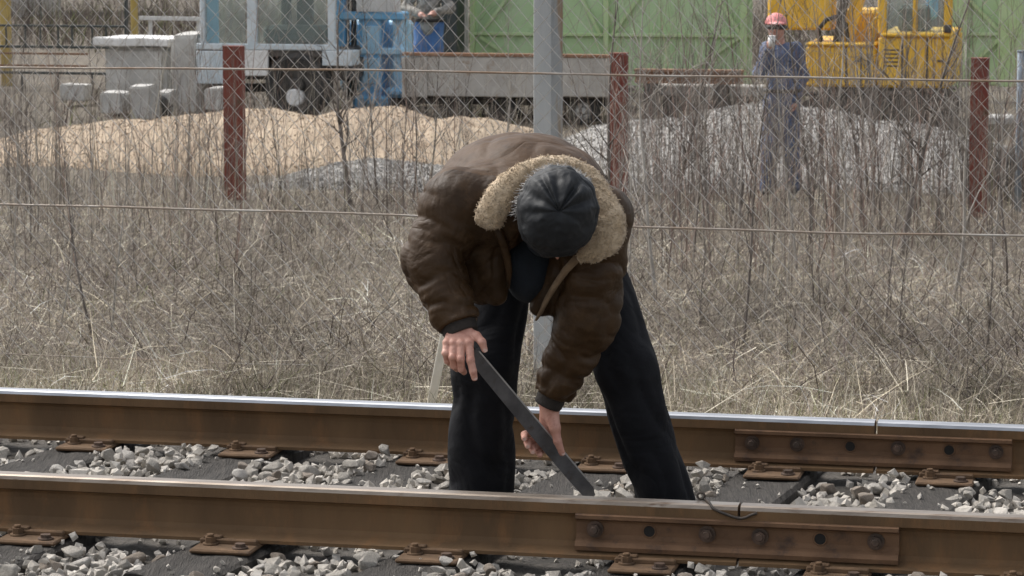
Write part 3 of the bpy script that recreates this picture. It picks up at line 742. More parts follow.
# --- timber and scrap heap behind the sapling thicket (between trailer and worker)
for k, (x0, y0, x1, y1, m_, lab) in enumerate(((634, 70, 742, 84, 'rustedge', 'rusty girder lying on blocks past the trailer end'), (650, 86, 762, 97, 'concrete', 'grey concrete beam lying low under the rusty girder'))):
    u0, _ = pu(x0, y0, VB); u1, _ = pu(x1, y1, VB); _, za = pu(700, y1, VB); _, zb2 = pu(700, y0, VB)
    t = thing('girder' if k == 0 else 'concrete_beam', W((u0 + u1) / 2, VB + .2 * k, G(VB)), lab, 'girder' if k == 0 else 'beam')
    mb = MB(); hh = zb2 - za
    if k == 0:
        mb.box(u0, VB, za, u1, VB + .2, za + .03); mb.box(u0, VB, zb2 - .03, u1, VB + .2, zb2); mb.box(u0, VB + .09, za + .03, u1, VB + .11, zb2 - .03)
    else: mb.box(u0, VB + .2, za, u1, VB + .5, zb2, bev=.02)
    part('length', mb, m_, t)
    for f_ in (.15, .8):
        uu = u0 + (u1 - u0) * f_; part('support_block', MB().box(uu - .09, VB + .02 + .2 * k, G(VB) - .05, uu + .09, VB + .3 + .2 * k, za, bev=.01), 'steeld', t)
part('axle', bar2(MB(), (668, 108), (745, 104), VB + 1.0, .1, .1), 'steeld', tl)

# --- yellow machine
ym = thing('yellow_machine', base_at(875, VB), 'yellow tracked digger with boxy body panels and glazed cab', 'digger')
uT0, _ = pu(800, 100, VB + .1); uT1, _ = pu(952, 100, VB + .1); zg = G(VB)
for dv_ in (.05, 1.6):
    tk = MB(); hgt = .42; n = 40; prof = []
    for k in range(n):
        a = 2 * math.pi * k / n; prof.append(((uT1 - uT0) / 2 * math.copysign(abs(math.cos(a)) ** .35, math.cos(a)), hgt / 2 * math.copysign(abs(math.sin(a)) ** .7, math.sin(a))))
    uc = (uT0 + uT1) / 2
    tk.prism(prof, VB + dv_, VB + dv_ + .4, lambda t_, a, b: W(uc + a, t_, zg + .2 + b)); trk = part('track', tk, 'steeld', ym)
    sh = MB()
    for k in range(26):
        uu = uT0 + .1 + (uT1 - uT0 - .2) * k / 25
        for zz in (zg - .02, zg + .41): sh.box(uu - .03, VB + dv_ - .01, zz, uu + .03, VB + dv_ + .41, zz + .03)
    tag(part('track_shoes', sh, 'rubber', trk), kind='stuff')
    for k in range(5):
        uu = uT0 + .25 + (uT1 - uT0 - .5) * k / 4; part('roller', MB().tube([W(uu, VB + dv_ - .03, zg + .19), W(uu, VB + dv_ + .05, zg + .19)], .11, 16), 'steeld', trk)
part('turntable', RB(830, 86, 925, 96, VB + .5, 1.1, .02), 'steeld', ym)
part('body_panel', RB(806, 46, 876, 87, VB - .05, 1.9, .03), 'yellow', ym); part('body_panel', RB(878, 37, 951, 88, VB - .08, 1.9, .03), 'yellow', ym)
part('body_ledge', RB(880, 33.5, 951, 37, VB - .12, 2, .015), 'yellow', ym); part('body_ledge', RB(806, 43, 876, 46, VB - .08, 1.9, .012), 'yellow', ym)
part('louvre', RB(812, 58, 836, 80, VB - .062, .012, .003), 'yellow', ym)
cb = MB()
for x0, y0, x1, y1 in ((879, -60, 886, 34), (945, -60, 952, 34), (879, -64, 952, -56), (914, -60, 917, 34)): R(cb, x0, y0, x1, y1, VB - .06, .07, 0, .015)
part('cab_frame', cb, 'yellow', ym); cb = MB()
for x0, y0, x1, y1 in ((879, -60, 886, 34), (945, -60, 952, 34), (879, -64, 952, -56)): R(cb, x0, y0, x1, y1, VB + 1.1, .07, 0, .015)
part('cab_frame', cb, 'yellow', ym)
for a, b in ((886.5, 913.5), (917.5, 944.5)): part('window', RB(a, -56, b, 33, VB - .03, .008, 0), 'glass', ym)
part('seat', RB(898, 5, 930, 33, VB + .45, .4, .05), 'seat', ym); part('seat', RB(926, -30, 936, 20, VB + .5, .35, .04), 'blue', ym)
bo = MB(); R(bo, 768, -40, 833, 30, VB + .35, .35, 0, .03); part('boom', bo, 'yellow', ym)
part('boom_cylinder', bar2(MB(), (836, 44), (852, -40), VB + .2, .1, .1), 'steeld', ym); part('boom_cylinder', bar2(MB(), (846, 44), (868, -40), VB + .28, .16, .12), 'yellow', ym)
part('engine_cover', RB(842, 10, 876, 43.5, VB + .5, 1.0, .04), 'yellow', ym); part('hose', MB().tube([W(*[pu(x, y, VB + .1)[0], VB + .1, pu(x, y, VB + .1)[1]]) for x, y in ((822, 42), (818, 30), (826, 20), (838, 16), (846, 24), (848, 42))], .03, 6), 'rubber', ym)
for x in (846, 861): part('panel_seam', RB(x - .5, 47, x + .5, 86, VB - .056, .01, 0), 'steeld', ym)
for x in (902, 927): part('panel_seam', RB(x - .5, 38, x + .5, 87, VB - .086, .01, 0), 'steeld', ym)
for y in (50, 54, 58, 62, 66): part('grille_slat', RB(884, y - .7, 899, y + .7, VB - .09, .02, .003), 'steeld', ym)
for x in (857, 940): part('door_handle', RB(x - 3, 60, x + 3, 62, VB - .11, .03, .004), 'steeld', ym)
part('step', RB(884, 92, 904, 95, VB - .2, .25, .01), 'steeld', ym); part('hand_rail', MB().tube([W(pu(x, y, VB - .14)[0], VB - .14, pu(x, y, VB - .14)[1]) for x, y in ((873, 44), (873, 22), (876, 18), (879, 18))], .018, 6), 'yellow', ym)
part('lamp', RB(944, 25, 951, 33, VB - .18, .06, .01), 'steeld', ym)

# --- green gates
VG = 36.0
def green_gate(x0, x1, ybot, label, diag, posts):
    g_ = thing('green_gate', base_at((x0 + x1) / 2, VG), label, 'gate', 'pale green gates across the yard')
    xs = list(np.linspace(x0, x1, max(2, int((x1 - x0) / 74) + 1)))
    for a, b in zip(xs, xs[1:]): part('sheet', RB(a + .3, -150, b - .3, ybot, VG + .06, .015, .003), 'green', g_)
    for y in (-146, -58, 35, ybot - 2): part('rail', RB(x0, y - 1.6, x1, y + 1.6, VG, .05, .006), 'lime', g_)
    for a in posts: part('upright', RB(a - 2.2, -150, a + 2.2, ybot + 1, VG - .02, .09, .008), 'lime', g_)
    for pa, pb in diag: part('brace', bar2(MB(), pa, pb, VG + .005, .05, .035), 'lime', g_)
    part('gate_post', RB(x0 - 9, -165, x0 - 2, ybot + 6, VG + .02, .12, .01), 'concrete' if x0 < 600 else 'lime', g_)
green_gate(469, 752, 92, 'wide pale green sheet metal gate behind the trailer', [((480, 34), (548, -58)), ((600, 34), (552, -58)), ((612, 34), (680, -58)), ((740, 34), (684, -58)), ((480, 37), (560, 90)), ((740, 37), (660, 90))], [472, 606, 744])
green_gate(960, 1180, 86, 'pale green braced gate behind the yellow machine', [((966, -4), (1001, 33)), ((966, 70), (1001, 37)), ((1016, 34), (1090, -58))], [964, 1004, 1013, 1022, 1100])
# dark box standing in for a dark doorway beside the green gate
top('dark_doorway', RB(441, -60, 457, 60, VG - .6, .5, .01), 'gate', 'dark box for a doorway between the blue machine and green gate', 'doorway')
for o_ in ():
    pass

# --- dark barred gate on the other side of the yard
VD = 35.5
dg = thing('barred_gate', base_at(60, VD), 'dark barred metal gate with flat rails beside pale concrete blocks', 'gate')
for y, h_ in ((-60, 2), (-20, 2), (25.5, 1.1), (46.5, 1.3), (72.5, 1.3), (92, 1.3)): part('rail', RB(-110, y - h_, 126, y + h_, VD, .04, .004), 'gate', dg)
part('gate_post', RB(122.5, -90, 127.5, 98, VD - .04, .1, .006), 'gate', dg)
for x in (-80, -52, -24, 6, 25, 40, 58, 72, 92, 106): part('bar', RB(x - 1.1, 26.5, x + 1.1, 45.5, VD + .012, .02, .002), 'gate', dg)
for x in (-60, -20, 22, 58, 92, 106): part('bar', RB(x - .9, 73.5, x + .9, 91, VD + .012, .02, .002), 'gate', dg)
for x in (-84, 40): part('bar', RB(x - 1.1, -58.5, x + 1.1, 24.2, VD + .012, .02, .002), 'gate', dg)
part('strap', RB(-110, 52, 88, 54, VD + .05, .015, .003), 'rustedge', dg); part('strap', RB(-110, 64, 88, 66, VD + .05, .015, .003), 'rustedge', dg)
for x, w, lab in ((4, 13, 'mustard yellow post behind the dark barred gate'), (133, 8, 'thin mustard yellow post beside the dark gate post')):
    mb = MB(); R(mb, x - w / 2, -80, x + w / 2, 108, VD + .5, .12, 0, .01); R(mb, x - w / 2 - 1, -83, x + w / 2 + 1, -80, VD + .48, .16, 0, .01)
    top('yellow_post', mb, 'ypost', lab, 'post', 'mustard yellow posts')
mb = MB(); bar2(mb, (139, 18), (205, 19), VD + 2, .06, .05); bar2(mb, (150, 18), (150, 80), VD + 2.05, .05, .04); bar2(mb, (198, 19), (198, 80), VD + 2.05, .05, .04)
top('pipe_railing', mb, 'white', 'pale pipe railing beside the yellow post behind the blocks', 'railing')
# concrete blocks and slab
def rough_box(x0, y0, x1, y1, v, dep, bev, seed):
    u0, z1 = pu(x0, y0, v); u1, z0 = pu(x1, y1, v); bm = bmesh.new(); bmesh.ops.create_cube(bm, size=1); bmesh.ops.scale(bm, vec=(u1 - u0, dep, z1 - z0), verts=bm.verts)
    bmesh.ops.bevel(bm, geom=bm.edges[:], offset=bev, segments=2, affect='EDGES', clamp_overlap=True); bmesh.ops.subdivide_edges(bm, edges=bm.edges[:], cuts=2, use_grid_fill=True)
    bm.verts.index_update(); mb = MB(); c_ = ((u0 + u1) / 2, v + dep / 2, (z0 + z1) / 2)
    V = []
    for q in bm.verts:
        p = q.co + Vector((mnoise.noise(q.co * 3 + Vector((seed, 0, 0))), mnoise.noise(q.co * 3 + Vector((0, seed, 0))), mnoise.noise(q.co * 3 + Vector((0, 0, seed))))) * .035
        V.append(W(c_[0] + p.x, c_[1] + p.y, c_[2] + p.z))
    mb.add(V, [[q.index for q in f.verts] for f in bm.faces]); bm.free(); return mb
top('concrete_block', rough_box(104, 47, 166, 104, VB + 1, 1.0, .05, 1), 'concrete', 'wide grey concrete block carrying a white slab', 'concrete block')
top('white_slab', rough_box(93, 38.5, 169, 46.8, VB + .9, 1.15, .012, 2), 'white', 'thin white slab lying on the wide concrete block', 'slab')
top('concrete_block', rough_box(169, 34, 200, 116, VB + .2, .9, .05, 3), 'concrete', 'tall narrow concrete block beside the truck cab', 'concrete block')
for (x0, y0, x1, y1, vv, sd_, lb) in ((100, 92, 122, 113, VB - .3, 11, 'low grey rubble lump under the white slab'), (156, 92, 170, 112, VB - .5, 12, 'grey rubble lump against the tall narrow block'), (204, 88, 222, 110, VB - .8, 13, 'pale rubble lump below the truck side panel'), (60, 84, 84, 101, VB + 1.5, 14, 'flat grey rubble lump beyond the barred gate post')):
    top('rubble_lump', rough_box(x0, y0, x1, y1, vv, .35, .018, sd_), 'concrete', lb, 'rubble', 'lumps of concrete rubble')
tb = rough_box(129, 86, 151, 120, VB - 1.2, .4, .02, 4)
top('concrete_block', tb, 'concrete', 'small pale rounded concrete block at the back of the tan heap', 'concrete block')
mb = MB(); u_, z_ = pu(155, 117, VB - .6)
for k in range(3): mb.tube([W(u_ + .14 * math.cos(a), VB - .6 + k * .09, G(VB - .6) + .16 + .14 * math.sin(a)) for a in np.linspace(0, 6.283, 17)], .05, 8, cap=False)
mb2 = mb; top('tyre_stack', mb2, 'rubber', 'old dark tyres on edge beside the small concrete block', 'tyres')
# dark tyre / scrap by the last red post
sc = thing('scrap_roller', base_at(1000, VR + 3), 'dark old roller with pale end plate past the last red post', 'scrap')
mb = MB(); u0, z0 = pu(988, 152, VR + 3); u1, _ = pu(1040, 152, VR + 3); mb.tube([W(u0, VR + 3, G(VR + 3) + .24), W(u1, VR + 3.1, G(VR + 3) + .24)], .27, 18); part('drum', mb, 'steeld', sc)
part('end_plate', RB(986, 116, 1012, 126, VR + 2.75, .3, .02), 'concrete', sc); part('frame_leg', RB(988, 126, 992, 190, VR + 2.78, .05, .005), 'steeld', sc); part('frame_leg', RB(1016, 120, 1020, 190, VR + 2.78, .05, .005), 'gate', sc)

# --- low buildings and bank far behind so the yard has a back
fb = thing('storage_shed', W(-6, 62, G(62)), 'long low brownish shed far behind the dark barred gate', 'building')
uA, _ = pu(-220, 10, 62); uB, _ = pu(60, 10, 62)
for k in range(9):
    a = uA + (uB - uA) * k / 9; b = uA + (uB - uA) * (k + 1) / 9; part('wall_panel', MB().box(a, 62, G(62) - .2, b - .03, 62.2, 1.1, bev=.01), 'trailer', fb)
rf = MB(); rf.prism([(61.6, 1.12), (67, 1.5), (67, 1.62), (61.6, 1.24)], uA - .3, uB + .3, lambda t_, a, b: W(t_, a, b)); part('roof', rf, 'cabw', fb)
for k in range(4):
    a = uA + 1.2 + k * 1.9; part('window', MB().box(a, 61.97, 0, a + .9, 61.995, .6), 'seat', fb)

# ================================================================== DRY GRASS, WEEDS, SAPLINGS
GZ = np.vectorize(lambda u, v: G(v) + ((mnoise.noise(Vector((u * .45, v * .45, 3))) * .10 + mnoise.noise(Vector((u * 1.7, v * 1.7, 8))) * .03) * min(1, (v - 2.4) / 3) if v > 2.4 else 0))
PAL = np.array([(.405, .353, .262), (.325, .278, .212), (.25, .21, .17), (.178, .147, .124), (.12, .095, .085), (.08, .061, .056), (.155, .165, .072), (.56, .51, .41)])
def sample_ground(n, vlo, vhi, seed, bias=1.0):
    rg = np.random.default_rng(seed)
    Y0, Y1 = 8.85 + vlo / CP, 8.85 + vhi / CP
    w = rg.random(n) ** bias; Y = 1 / (1 / Y0 + (1 / Y1 - 1 / Y0) * w)          # even density over the picture's depth
    X = rg.uniform(-1, 1, n) * (512 / F * Y + 1.6)
    u = X * CP - (Y - 8.85) * SP; v = X * SP + (Y - 8.85) * CP
    k = (v > vlo) & (v < vhi + 2); return u[k], v[k], rg
def ribbons(u, v, z, length, width, lean, curl, az, col, rg, segs=3, wide_tip=.12):
    n = len(u); P0 = np.stack([u, v, z], 1)
    d = np.stack([np.cos(az), np.sin(az), np.zeros(n)], 1); up = np.array([0, 0, 1.0])
    sa = az + rg.uniform(-1.57, 1.57, n); side = np.stack([np.cos(sa), np.sin(sa), rg.uniform(-.4, .4, n)], 1)
    V = np.zeros((n, (segs + 1) * 2, 3)); p = P0.copy(); ang = lean.copy()
    for s in range(segs + 1):
        wv = (width * (1 - (1 - wide_tip) * s / segs))[:, None]
        V[:, 2 * s] = p - side * wv / 2; V[:, 2 * s + 1] = p + side * wv / 2
        ang2 = np.minimum(ang, 1.75)
        step = (length / segs)[:, None]
        p = p + (d * np.sin(ang2)[:, None] + up * np.cos(ang2)[:, None]) * step; ang = ang + curl / segs
    Wd = np.array(T0)[None, None] + V[..., 0:1] * np.array(UH) + V[..., 1:2] * np.array(VH) + V[..., 2:3] * up
    q = np.array([[2 * s, 2 * s + 1, 2 * s + 3, 2 * s + 2] for s in range(segs)])
    Fa = (q[None] + (np.arange(n) * (segs + 1) * 2)[:, None, None]).reshape(-1)
    return Wd.reshape(-1, 3), Fa, np.repeat(col, (segs + 1) * 2, 0)
def grass(name, n, vlo, vhi, seed, lmin, lmax, wmin, wmax, lean, curl, pal_w, segs=3, bias=1.0, patch=None, zoff=0):
    u, v, rg = sample_ground(n, vlo, vhi, seed, bias); n = len(u)
    if patch:
        pn = np.array([mnoise.noise(Vector((a * patch[0], b * patch[0], seed))) for a, b in zip(u, v)]); k = pn + rg.uniform(-.35, .35, n) > patch[1]; u, v = u[k], v[k]; n = len(u)
    z = GZ(u, v) - .01 + zoff * rg.random(n); L = rg.uniform(lmin, lmax, n) * (.6 + .8 * rg.random(n))
    ci = rg.choice(len(PAL), n, p=np.array(pal_w) / sum(pal_w)); col = PAL[ci] * rg.uniform(.72, 1.22, (n, 1))
    tint = np.array([1.3 * mnoise.noise(Vector((a * .9, b * .3, 77))) + .9 * mnoise.noise(Vector((a * 2.3, b * .8, 7))) for a, b in zip(u, v)])[:, None]
    col = np.clip(col * np.clip(1 + .75 * tint, .35, 1.6), .02, .7)
    V, Fa, C = ribbons(u, v, z, L, rg.uniform(wmin, wmax, n), np.abs(rg.normal(lean[0], lean[1], n)), rg.normal(curl[0], curl[1], n), rg.uniform(0, 6.283, n), col, rg, segs)
    me = np_mesh(name, V, Fa, 4, 'grass', col=C); o = bpy.data.objects.new(name, me); COL.objects.link(o); return o
o = grass('dry_grass', 215000, 2.35, 24, 21, .09, .24, .0025, .0055, (1.2, .4), (.8, 1.4), [3, 4, 4, 3, 2.2, 1.3, .9, 2.2]); tag(o, 'matted dry grass covering the ground between track and yard', 'grass', kind='stuff')
o = grass('dry_grass', 32000, 2.35, 5.3, 22, .10, .24, .0022, .0045, (.5, .35), (.8, .6), [4, 4, 2, 1, .5, .5, 3, 2]); tag(o, 'greener straw grass along the foot of the mesh fence', 'grass', kind='stuff')
o = grass('weed_stalks', 1500, 9, 26, 23, .3, .8, .003, .006, (.2, .2), (.2, .4), [1.5, 3, 4, 4, 3, 2, .2, 2.0], 4, .8, (.35, -.12)); tag(o, 'thin upright dead weed stalks thick behind the fence', 'weeds', kind='stuff')
o = grass('bramble_tangle', 17000, 3.6, 20, 24, .25, .7, .003, .006, (1.25, .35), (.8, 1.8), [2, 2, 3, 4, 4, 4, .3, 2], 5, 1.0, (.5, -.05), .12); tag(o, 'tangled brown bramble stems lying over the dry grass', 'brambles', kind='stuff')

o = grass('fallen_straw', 5500, 2.6, 20, 25, .15, .5, .003, .0055, (1.45, .25), (.2, .5), [3, 1, 0, 0, 0, 0, 0, 5], 3, 1.0, None, .16); tag(o, 'pale fallen straw strewn over the dry grass', 'straw', kind='stuff')
o = grass('bramble_tangle', 17000, 5.1, 17, 26, .25, .6, .003, .006, (1.1, .5), (1.2, 2.0), [.5, .5, 1, 3, 5, 6, .2, .6], 5, 1.0, (.55, .18), .2); tag(o, 'dark purple brown bramble clumps behind the mesh fence', 'brambles', kind='stuff')
o = grass('weed_stalks', 2300, 13.5, 23, 27, .7, 1.5, .004, .0085, (.1, .1), (.08, .2), [2, 3, 4, 3, 2, 1, .1, 3], 4, .6, (.25, -.1)); tag(o, 'tall pale grey dead stalks standing before the gravel heaps', 'weeds', kind='stuff')
def sapling_mesh(seed, ht, r0, nb, spread):
    rg = random.Random(seed); st = MB(); tw = MB()
    p = Vector((0, 0, -.08)); d = Vector((rg.gauss(0, .05), rg.gauss(0, .05), 1)).normalized(); pts = [p.copy()]; rad = [r0]
    n = 9
    for k in range(n):
        d = (d + Vector((rg.gauss(0, .05), rg.gauss(0, .05), .05))).normalized(); p = p + d * (ht + .08) / n; pts.append(p.copy()); rad.append(r0 * (1 - .85 * (k + 1) / n))
    st.tube(pts, rad, 5)
    for b in range(nb):
        k = rg.randint(2, n - 1); t = rg.random(); q = pts[k].lerp(pts[k + 1], t); az = rg.uniform(0, 6.283); el = rg.uniform(.5, 1.15)
        dd = Vector((math.cos(az) * math.cos(el), math.sin(az) * math.cos(el), math.sin(el))); L = ht * rg.uniform(.15, .42) * (1 - .5 * k / n) * spread; bp = [q]; 
        for s in range(4): dd = (dd + Vector((rg.gauss(0, .14), rg.gauss(0, .14), .12))).normalized(); bp.append(bp[-1] + dd * L / 4)
        rb = rad[k] * .5; tw.tube(bp, [rb, rb * .8, rb * .6, rb * .42, rb * .25], 4)
        for _ in range(rg.randint(1, 3)):
            s = rg.randint(1, 3); d2 = (dd + Vector((rg.gauss(0, .6), rg.gauss(0, .6), rg.gauss(0.1, .3)))).normalized(); l2 = L * rg.uniform(.25, .5)
            tw.tube([bp[s], bp[s] + d2 * l2 * .5 + Vector((0, 0, .01)), bp[s] + d2 * l2 + Vector((0, 0, .04 * l2))], [rb * .5, rb * .35, rb * .2], 3)
    return st, tw
VAR = []
for i in range(12):
    st, tw = sapling_mesh(i + 50, 1.0, .0058 + .0007 * (i % 4), 12 + i % 5 * 4, 1)
    a = st.mesh('stem'); b = tw.mesh('twigs'); a.materials.append(M['bark']); b.materials.append(M['bark']); a2 = a.copy(); b2 = b.copy()
    for m_ in (a2, b2): m_.materials.clear(); m_.materials.append(M['barkp'])
    VAR.append(((a, b), (a2, b2)))
def sapling(u, v, ht, thick, i, pale, label, group):
    z = float(GZ(u, v)); o = bpy.data.objects.new('sapling', None); COL.objects.link(o); o.location = W(u, v, z); o.rotation_euler = (0, 0, random.Random(i).uniform(0, 6.28)); o.scale = (ht * thick, ht * thick, ht)
    o.empty_display_size = .1; tag(o, label, 'sapling', group)
    for nm, me in zip(('stem', 'twigs'), VAR[i % 12][1 if pale else 0]):
        c_ = bpy.data.objects.new(nm, me); COL.objects.link(c_); c_.parent = o
# individually seen stems: (pixel x at base, pixel y at base, pixel y of tip, thickness)
rg = random.Random(77)
seen = [(96, 205, 40, 1), (128, 200, 60, .8), (152, 206, 70, .8), (186, 200, 88, .9), (206, 212, 70, .9), (283, 206, 74, 1.2), (310, 196, 60, .8), (352, 208, -30, 1.5), (360, 214, 20, 1.0), (378, 205, -10, .9), (412, 203, 10, .9), (428, 214, 40, 1.0), (60, 330, 150, 1.2), (95, 340, 140, 1.3), (112, 330, 120, 1.0), (140, 300, 180, .8), (250, 330, 200, .8), (30, 210, 60, .9)]
seenR = [(505, 190, -20, 1.0), (640, 330, -30, 1.2), (655, 300, -30, 1.0), (668, 240, -20, 1.1), (690, 260, 10, .9), (712, 230, -25, 1.3), (735, 270, 60, .9), (752, 220, 60, .9), (770, 225, 110, .8), (795, 200, 30, 1.0), (812, 240, -20, 1.2), (828, 210, 30, .9), (846, 250, -30, 1.2), (868, 205, -20, 1.2), (880, 230, 20, .9), (899, 260, -30, 1.4), (916, 215, 20, 1.0), (936, 240, 40, 1.0), (951, 300, 30, 1.2), (968, 230, 60, .9), (992, 260, 20, 1.1), (1008, 300, 60, 1.0), (900, 330, 180, 1.0), (760, 330, 190, .9), (700, 330, 170, 1.0), (830, 360, 200, .9), (985, 360, 170, 1.1)]
def place_seen(lst, label, group, k0):
    for i, (x, y, yt, th) in enumerate(lst):
        # ground point under the pixel
        lo, hi = 3.0, 30.0
        for _ in range(40):
            mid = (lo + hi) / 2; u, z = pu(x, y, mid)
            if z > G(mid): lo = mid
            else: hi = mid
        v = (lo + hi) / 2
        if abs(v - VF) < .15: v = VF + .2
        u, z = pu(x, y, v); _, ztop = pu(x, yt, v); ht = max(.4, ztop - G(v)); pale = rg.random() < .3
        if v < VF + 3: wh = 'growing just behind the mesh fence'
        else: wh = next(t for lim, t in ((160, 'before the concrete blocks'), (335, 'before the truck cab'), (480, 'before the blue machine'), (640, 'beside the grey fence post'), (750, 'between the trailer and the overalls person'), (830, 'before the person in overalls'), (955, 'before the yellow machine'), (9999, 'before the far green gate')) if x < lim)
        sapling(u, v, ht, th, k0 + i, pale, '%s %s bare sapling %s' % ('tall' if ht > 1.5 else 'low' if ht < .9 else 'waist-high', 'pale' if pale else 'dark', wh), 'bare saplings in the dry grass')
place_seen(seen, 'thin bare sapling rising from the dry grass before the tan heap', 'bare saplings before the tan gravel heap', 0)
place_seen(seenR, 'thin bare sapling in the thicket before the grey stone heap', 'bare saplings before the grey stone heap', 40)
for i in range(200):
    left = i % 4 == 0
    x = rg.uniform(-30, 470) if left else rg.uniform(610, 1050); y = rg.uniform(192, 235) if rg.random() < .85 else rg.uniform(235, 350)
    place_seen([(x, y, (rg.uniform(-40, 60) if i % 3 == 0 else y - rg.uniform(70, 175)), rg.uniform(.4, .8))], 'thin bare sapling rising from the dry grass before the tan heap' if left else 'thin bare sapling in the thicket before the grey stone heap', 'bare saplings before the tan gravel heap' if left else 'bare saplings before the grey stone heap', 100 + i)
# brush on the bank far behind
u_, v_, r_ = sample_ground(1, 3, 4, 1)
def thicket():
    rg2 = np.random.default_rng(41); n = 330
    X = np.where(rg2.random(n) < .74, rg2.uniform(600, 1060, n), rg2.uniform(-40, 470, n)); Y = 1 / rg2.uniform(1 / 30.0, 1 / 19.5, n)
    xw = (X - 512) / F * Y; u = xw * CP - (Y - 8.85) * SP; v = xw * SP + (Y - 8.85) * CP; z = GZ(u, v) - .03
    az = rg2.uniform(0, 6.283, n); lean = np.abs(rg2.normal(0, .3, n)); L = rg2.uniform(.8, 3.2, n) * np.where(X < 480, .75, 1); wd = rg2.uniform(.005, .010, n)
    TW = np.array([(.26, .18, .145), (.21, .15, .125), (.3, .25, .21), (.36, .32, .28), (.14, .11, .095)])
    col = TW[rg2.integers(0, 5, n)] * rg2.uniform(.8, 1.2, (n, 1))
    out = [ribbons(u, v, z, L, wd, lean, np.zeros(n), az, col, rg2, 4, .25)]
    for rep_ in range(9):
        f = rg2.uniform(.18, .95, n); k = L * f
        u2 = u + np.cos(az) * np.sin(lean) * k; v2 = v + np.sin(az) * np.sin(lean) * k; z2 = z + np.cos(lean) * k
        out.append(ribbons(u2, v2, z2, rg2.uniform(.15, .75, n) * (1.1 - .6 * f), wd * .6 * (1.15 - .6 * f), rg2.uniform(.35, 1.0, n), rg2.normal(-.35, .5, n), rg2.uniform(0, 6.283, n), col, rg2, 3, .4))
    V = []; Fa = []; C = []; b = 0
    for a in out: V.append(a[0]); Fa.append(a[1] + b); C.append(a[2]); b += len(a[0])
    me = np_mesh('thicket', np.concatenate(V), np.concatenate(Fa), 4, 'grass', col=np.concatenate(C)); o = bpy.data.objects.new('thicket', me); COL.objects.link(o)
    tag(o, 'dense thicket of thin bare brown twigs between the fence and the heaps', 'thicket', kind='stuff')
thicket()
def yard_weeds():
    rg2 = np.random.default_rng(19); n = 16000; u = np.concatenate([rg2.uniform(-14, -3.2, n), rg2.uniform(-3, 10, n // 3)]); v = np.concatenate([rg2.uniform(27.5, 46, n), rg2.uniform(37.5, 46, n // 3)]); n = len(u)
    kp = np.array([mnoise.noise(Vector((a * .5, b * .5, 31))) for a, b in zip(u, v)]) + rg2.uniform(-.3, .3, n) > -.05; u, v = u[kp], v[kp]; n = len(u)
    z = GZ(u, v); col = PAL[rg2.choice([1, 2, 3, 4, 5, 6], n, p=[.12, .2, .25, .2, .13, .1])] * rg2.uniform(.6, 1.1, (n, 1))
    V, Fa, C = ribbons(u, v, z, rg2.uniform(.15, .55, n), rg2.uniform(.008, .018, n), np.abs(rg2.normal(.6, .4, n)), rg2.normal(.6, .7, n), rg2.uniform(0, 6.28, n), col, rg2, 3)
    me = np_mesh('yard_weeds', V, Fa, 4, 'grass', col=C); o = bpy.data.objects.new('yard_weeds', me); COL.objects.link(o); tag(o, 'brown trampled weeds growing between the barred gate and the blocks', 'weeds', kind='stuff')
yard_weeds()
def far_brush():
    rg2 = np.random.default_rng(9); n = 14000; u = rg2.uniform(-24, 22, n); v = rg2.uniform(46, 61, n); z = np.vectorize(G)(v)
    col = PAL[rg2.choice([2, 3, 4, 5, 6], n)] * rg2.uniform(.6, 1.1, (n, 1))
    V, Fa, C = ribbons(u, v, z, rg2.uniform(.4, 1.6, n), rg2.uniform(.01, .025, n), np.abs(rg2.normal(.4, .3, n)), rg2.normal(.4, .5, n), rg2.uniform(0, 6.28, n), col, rg2, 4)
    me = np_mesh('brush', V, Fa, 4, 'grass', col=C); o = bpy.data.objects.new('brush', me); COL.objects.link(o); tag(o, 'brown winter brush far behind the yard', 'brush', kind='stuff')
far_brush()

# ================================================================== PEOPLE
A = lambda p: np.array(p)
def bbox(pts, pad): q = np.array([tuple(p) for p in pts]); return q.min(0) - pad, q.max(0) + pad
def wob(p, amp, sc, ph=0.0):
    x, y, z = p[..., 0] * sc, p[..., 1] * sc, p[..., 2] * sc
    return amp * (np.sin(x + 1.7 * np.sin(y * .8 + ph) + ph) * np.sin(y * 1.1 + 1.3 * np.sin(z * .9)) + .6 * np.sin(1.9 * z + 1.4 * np.sin(1.3 * x + ph)))

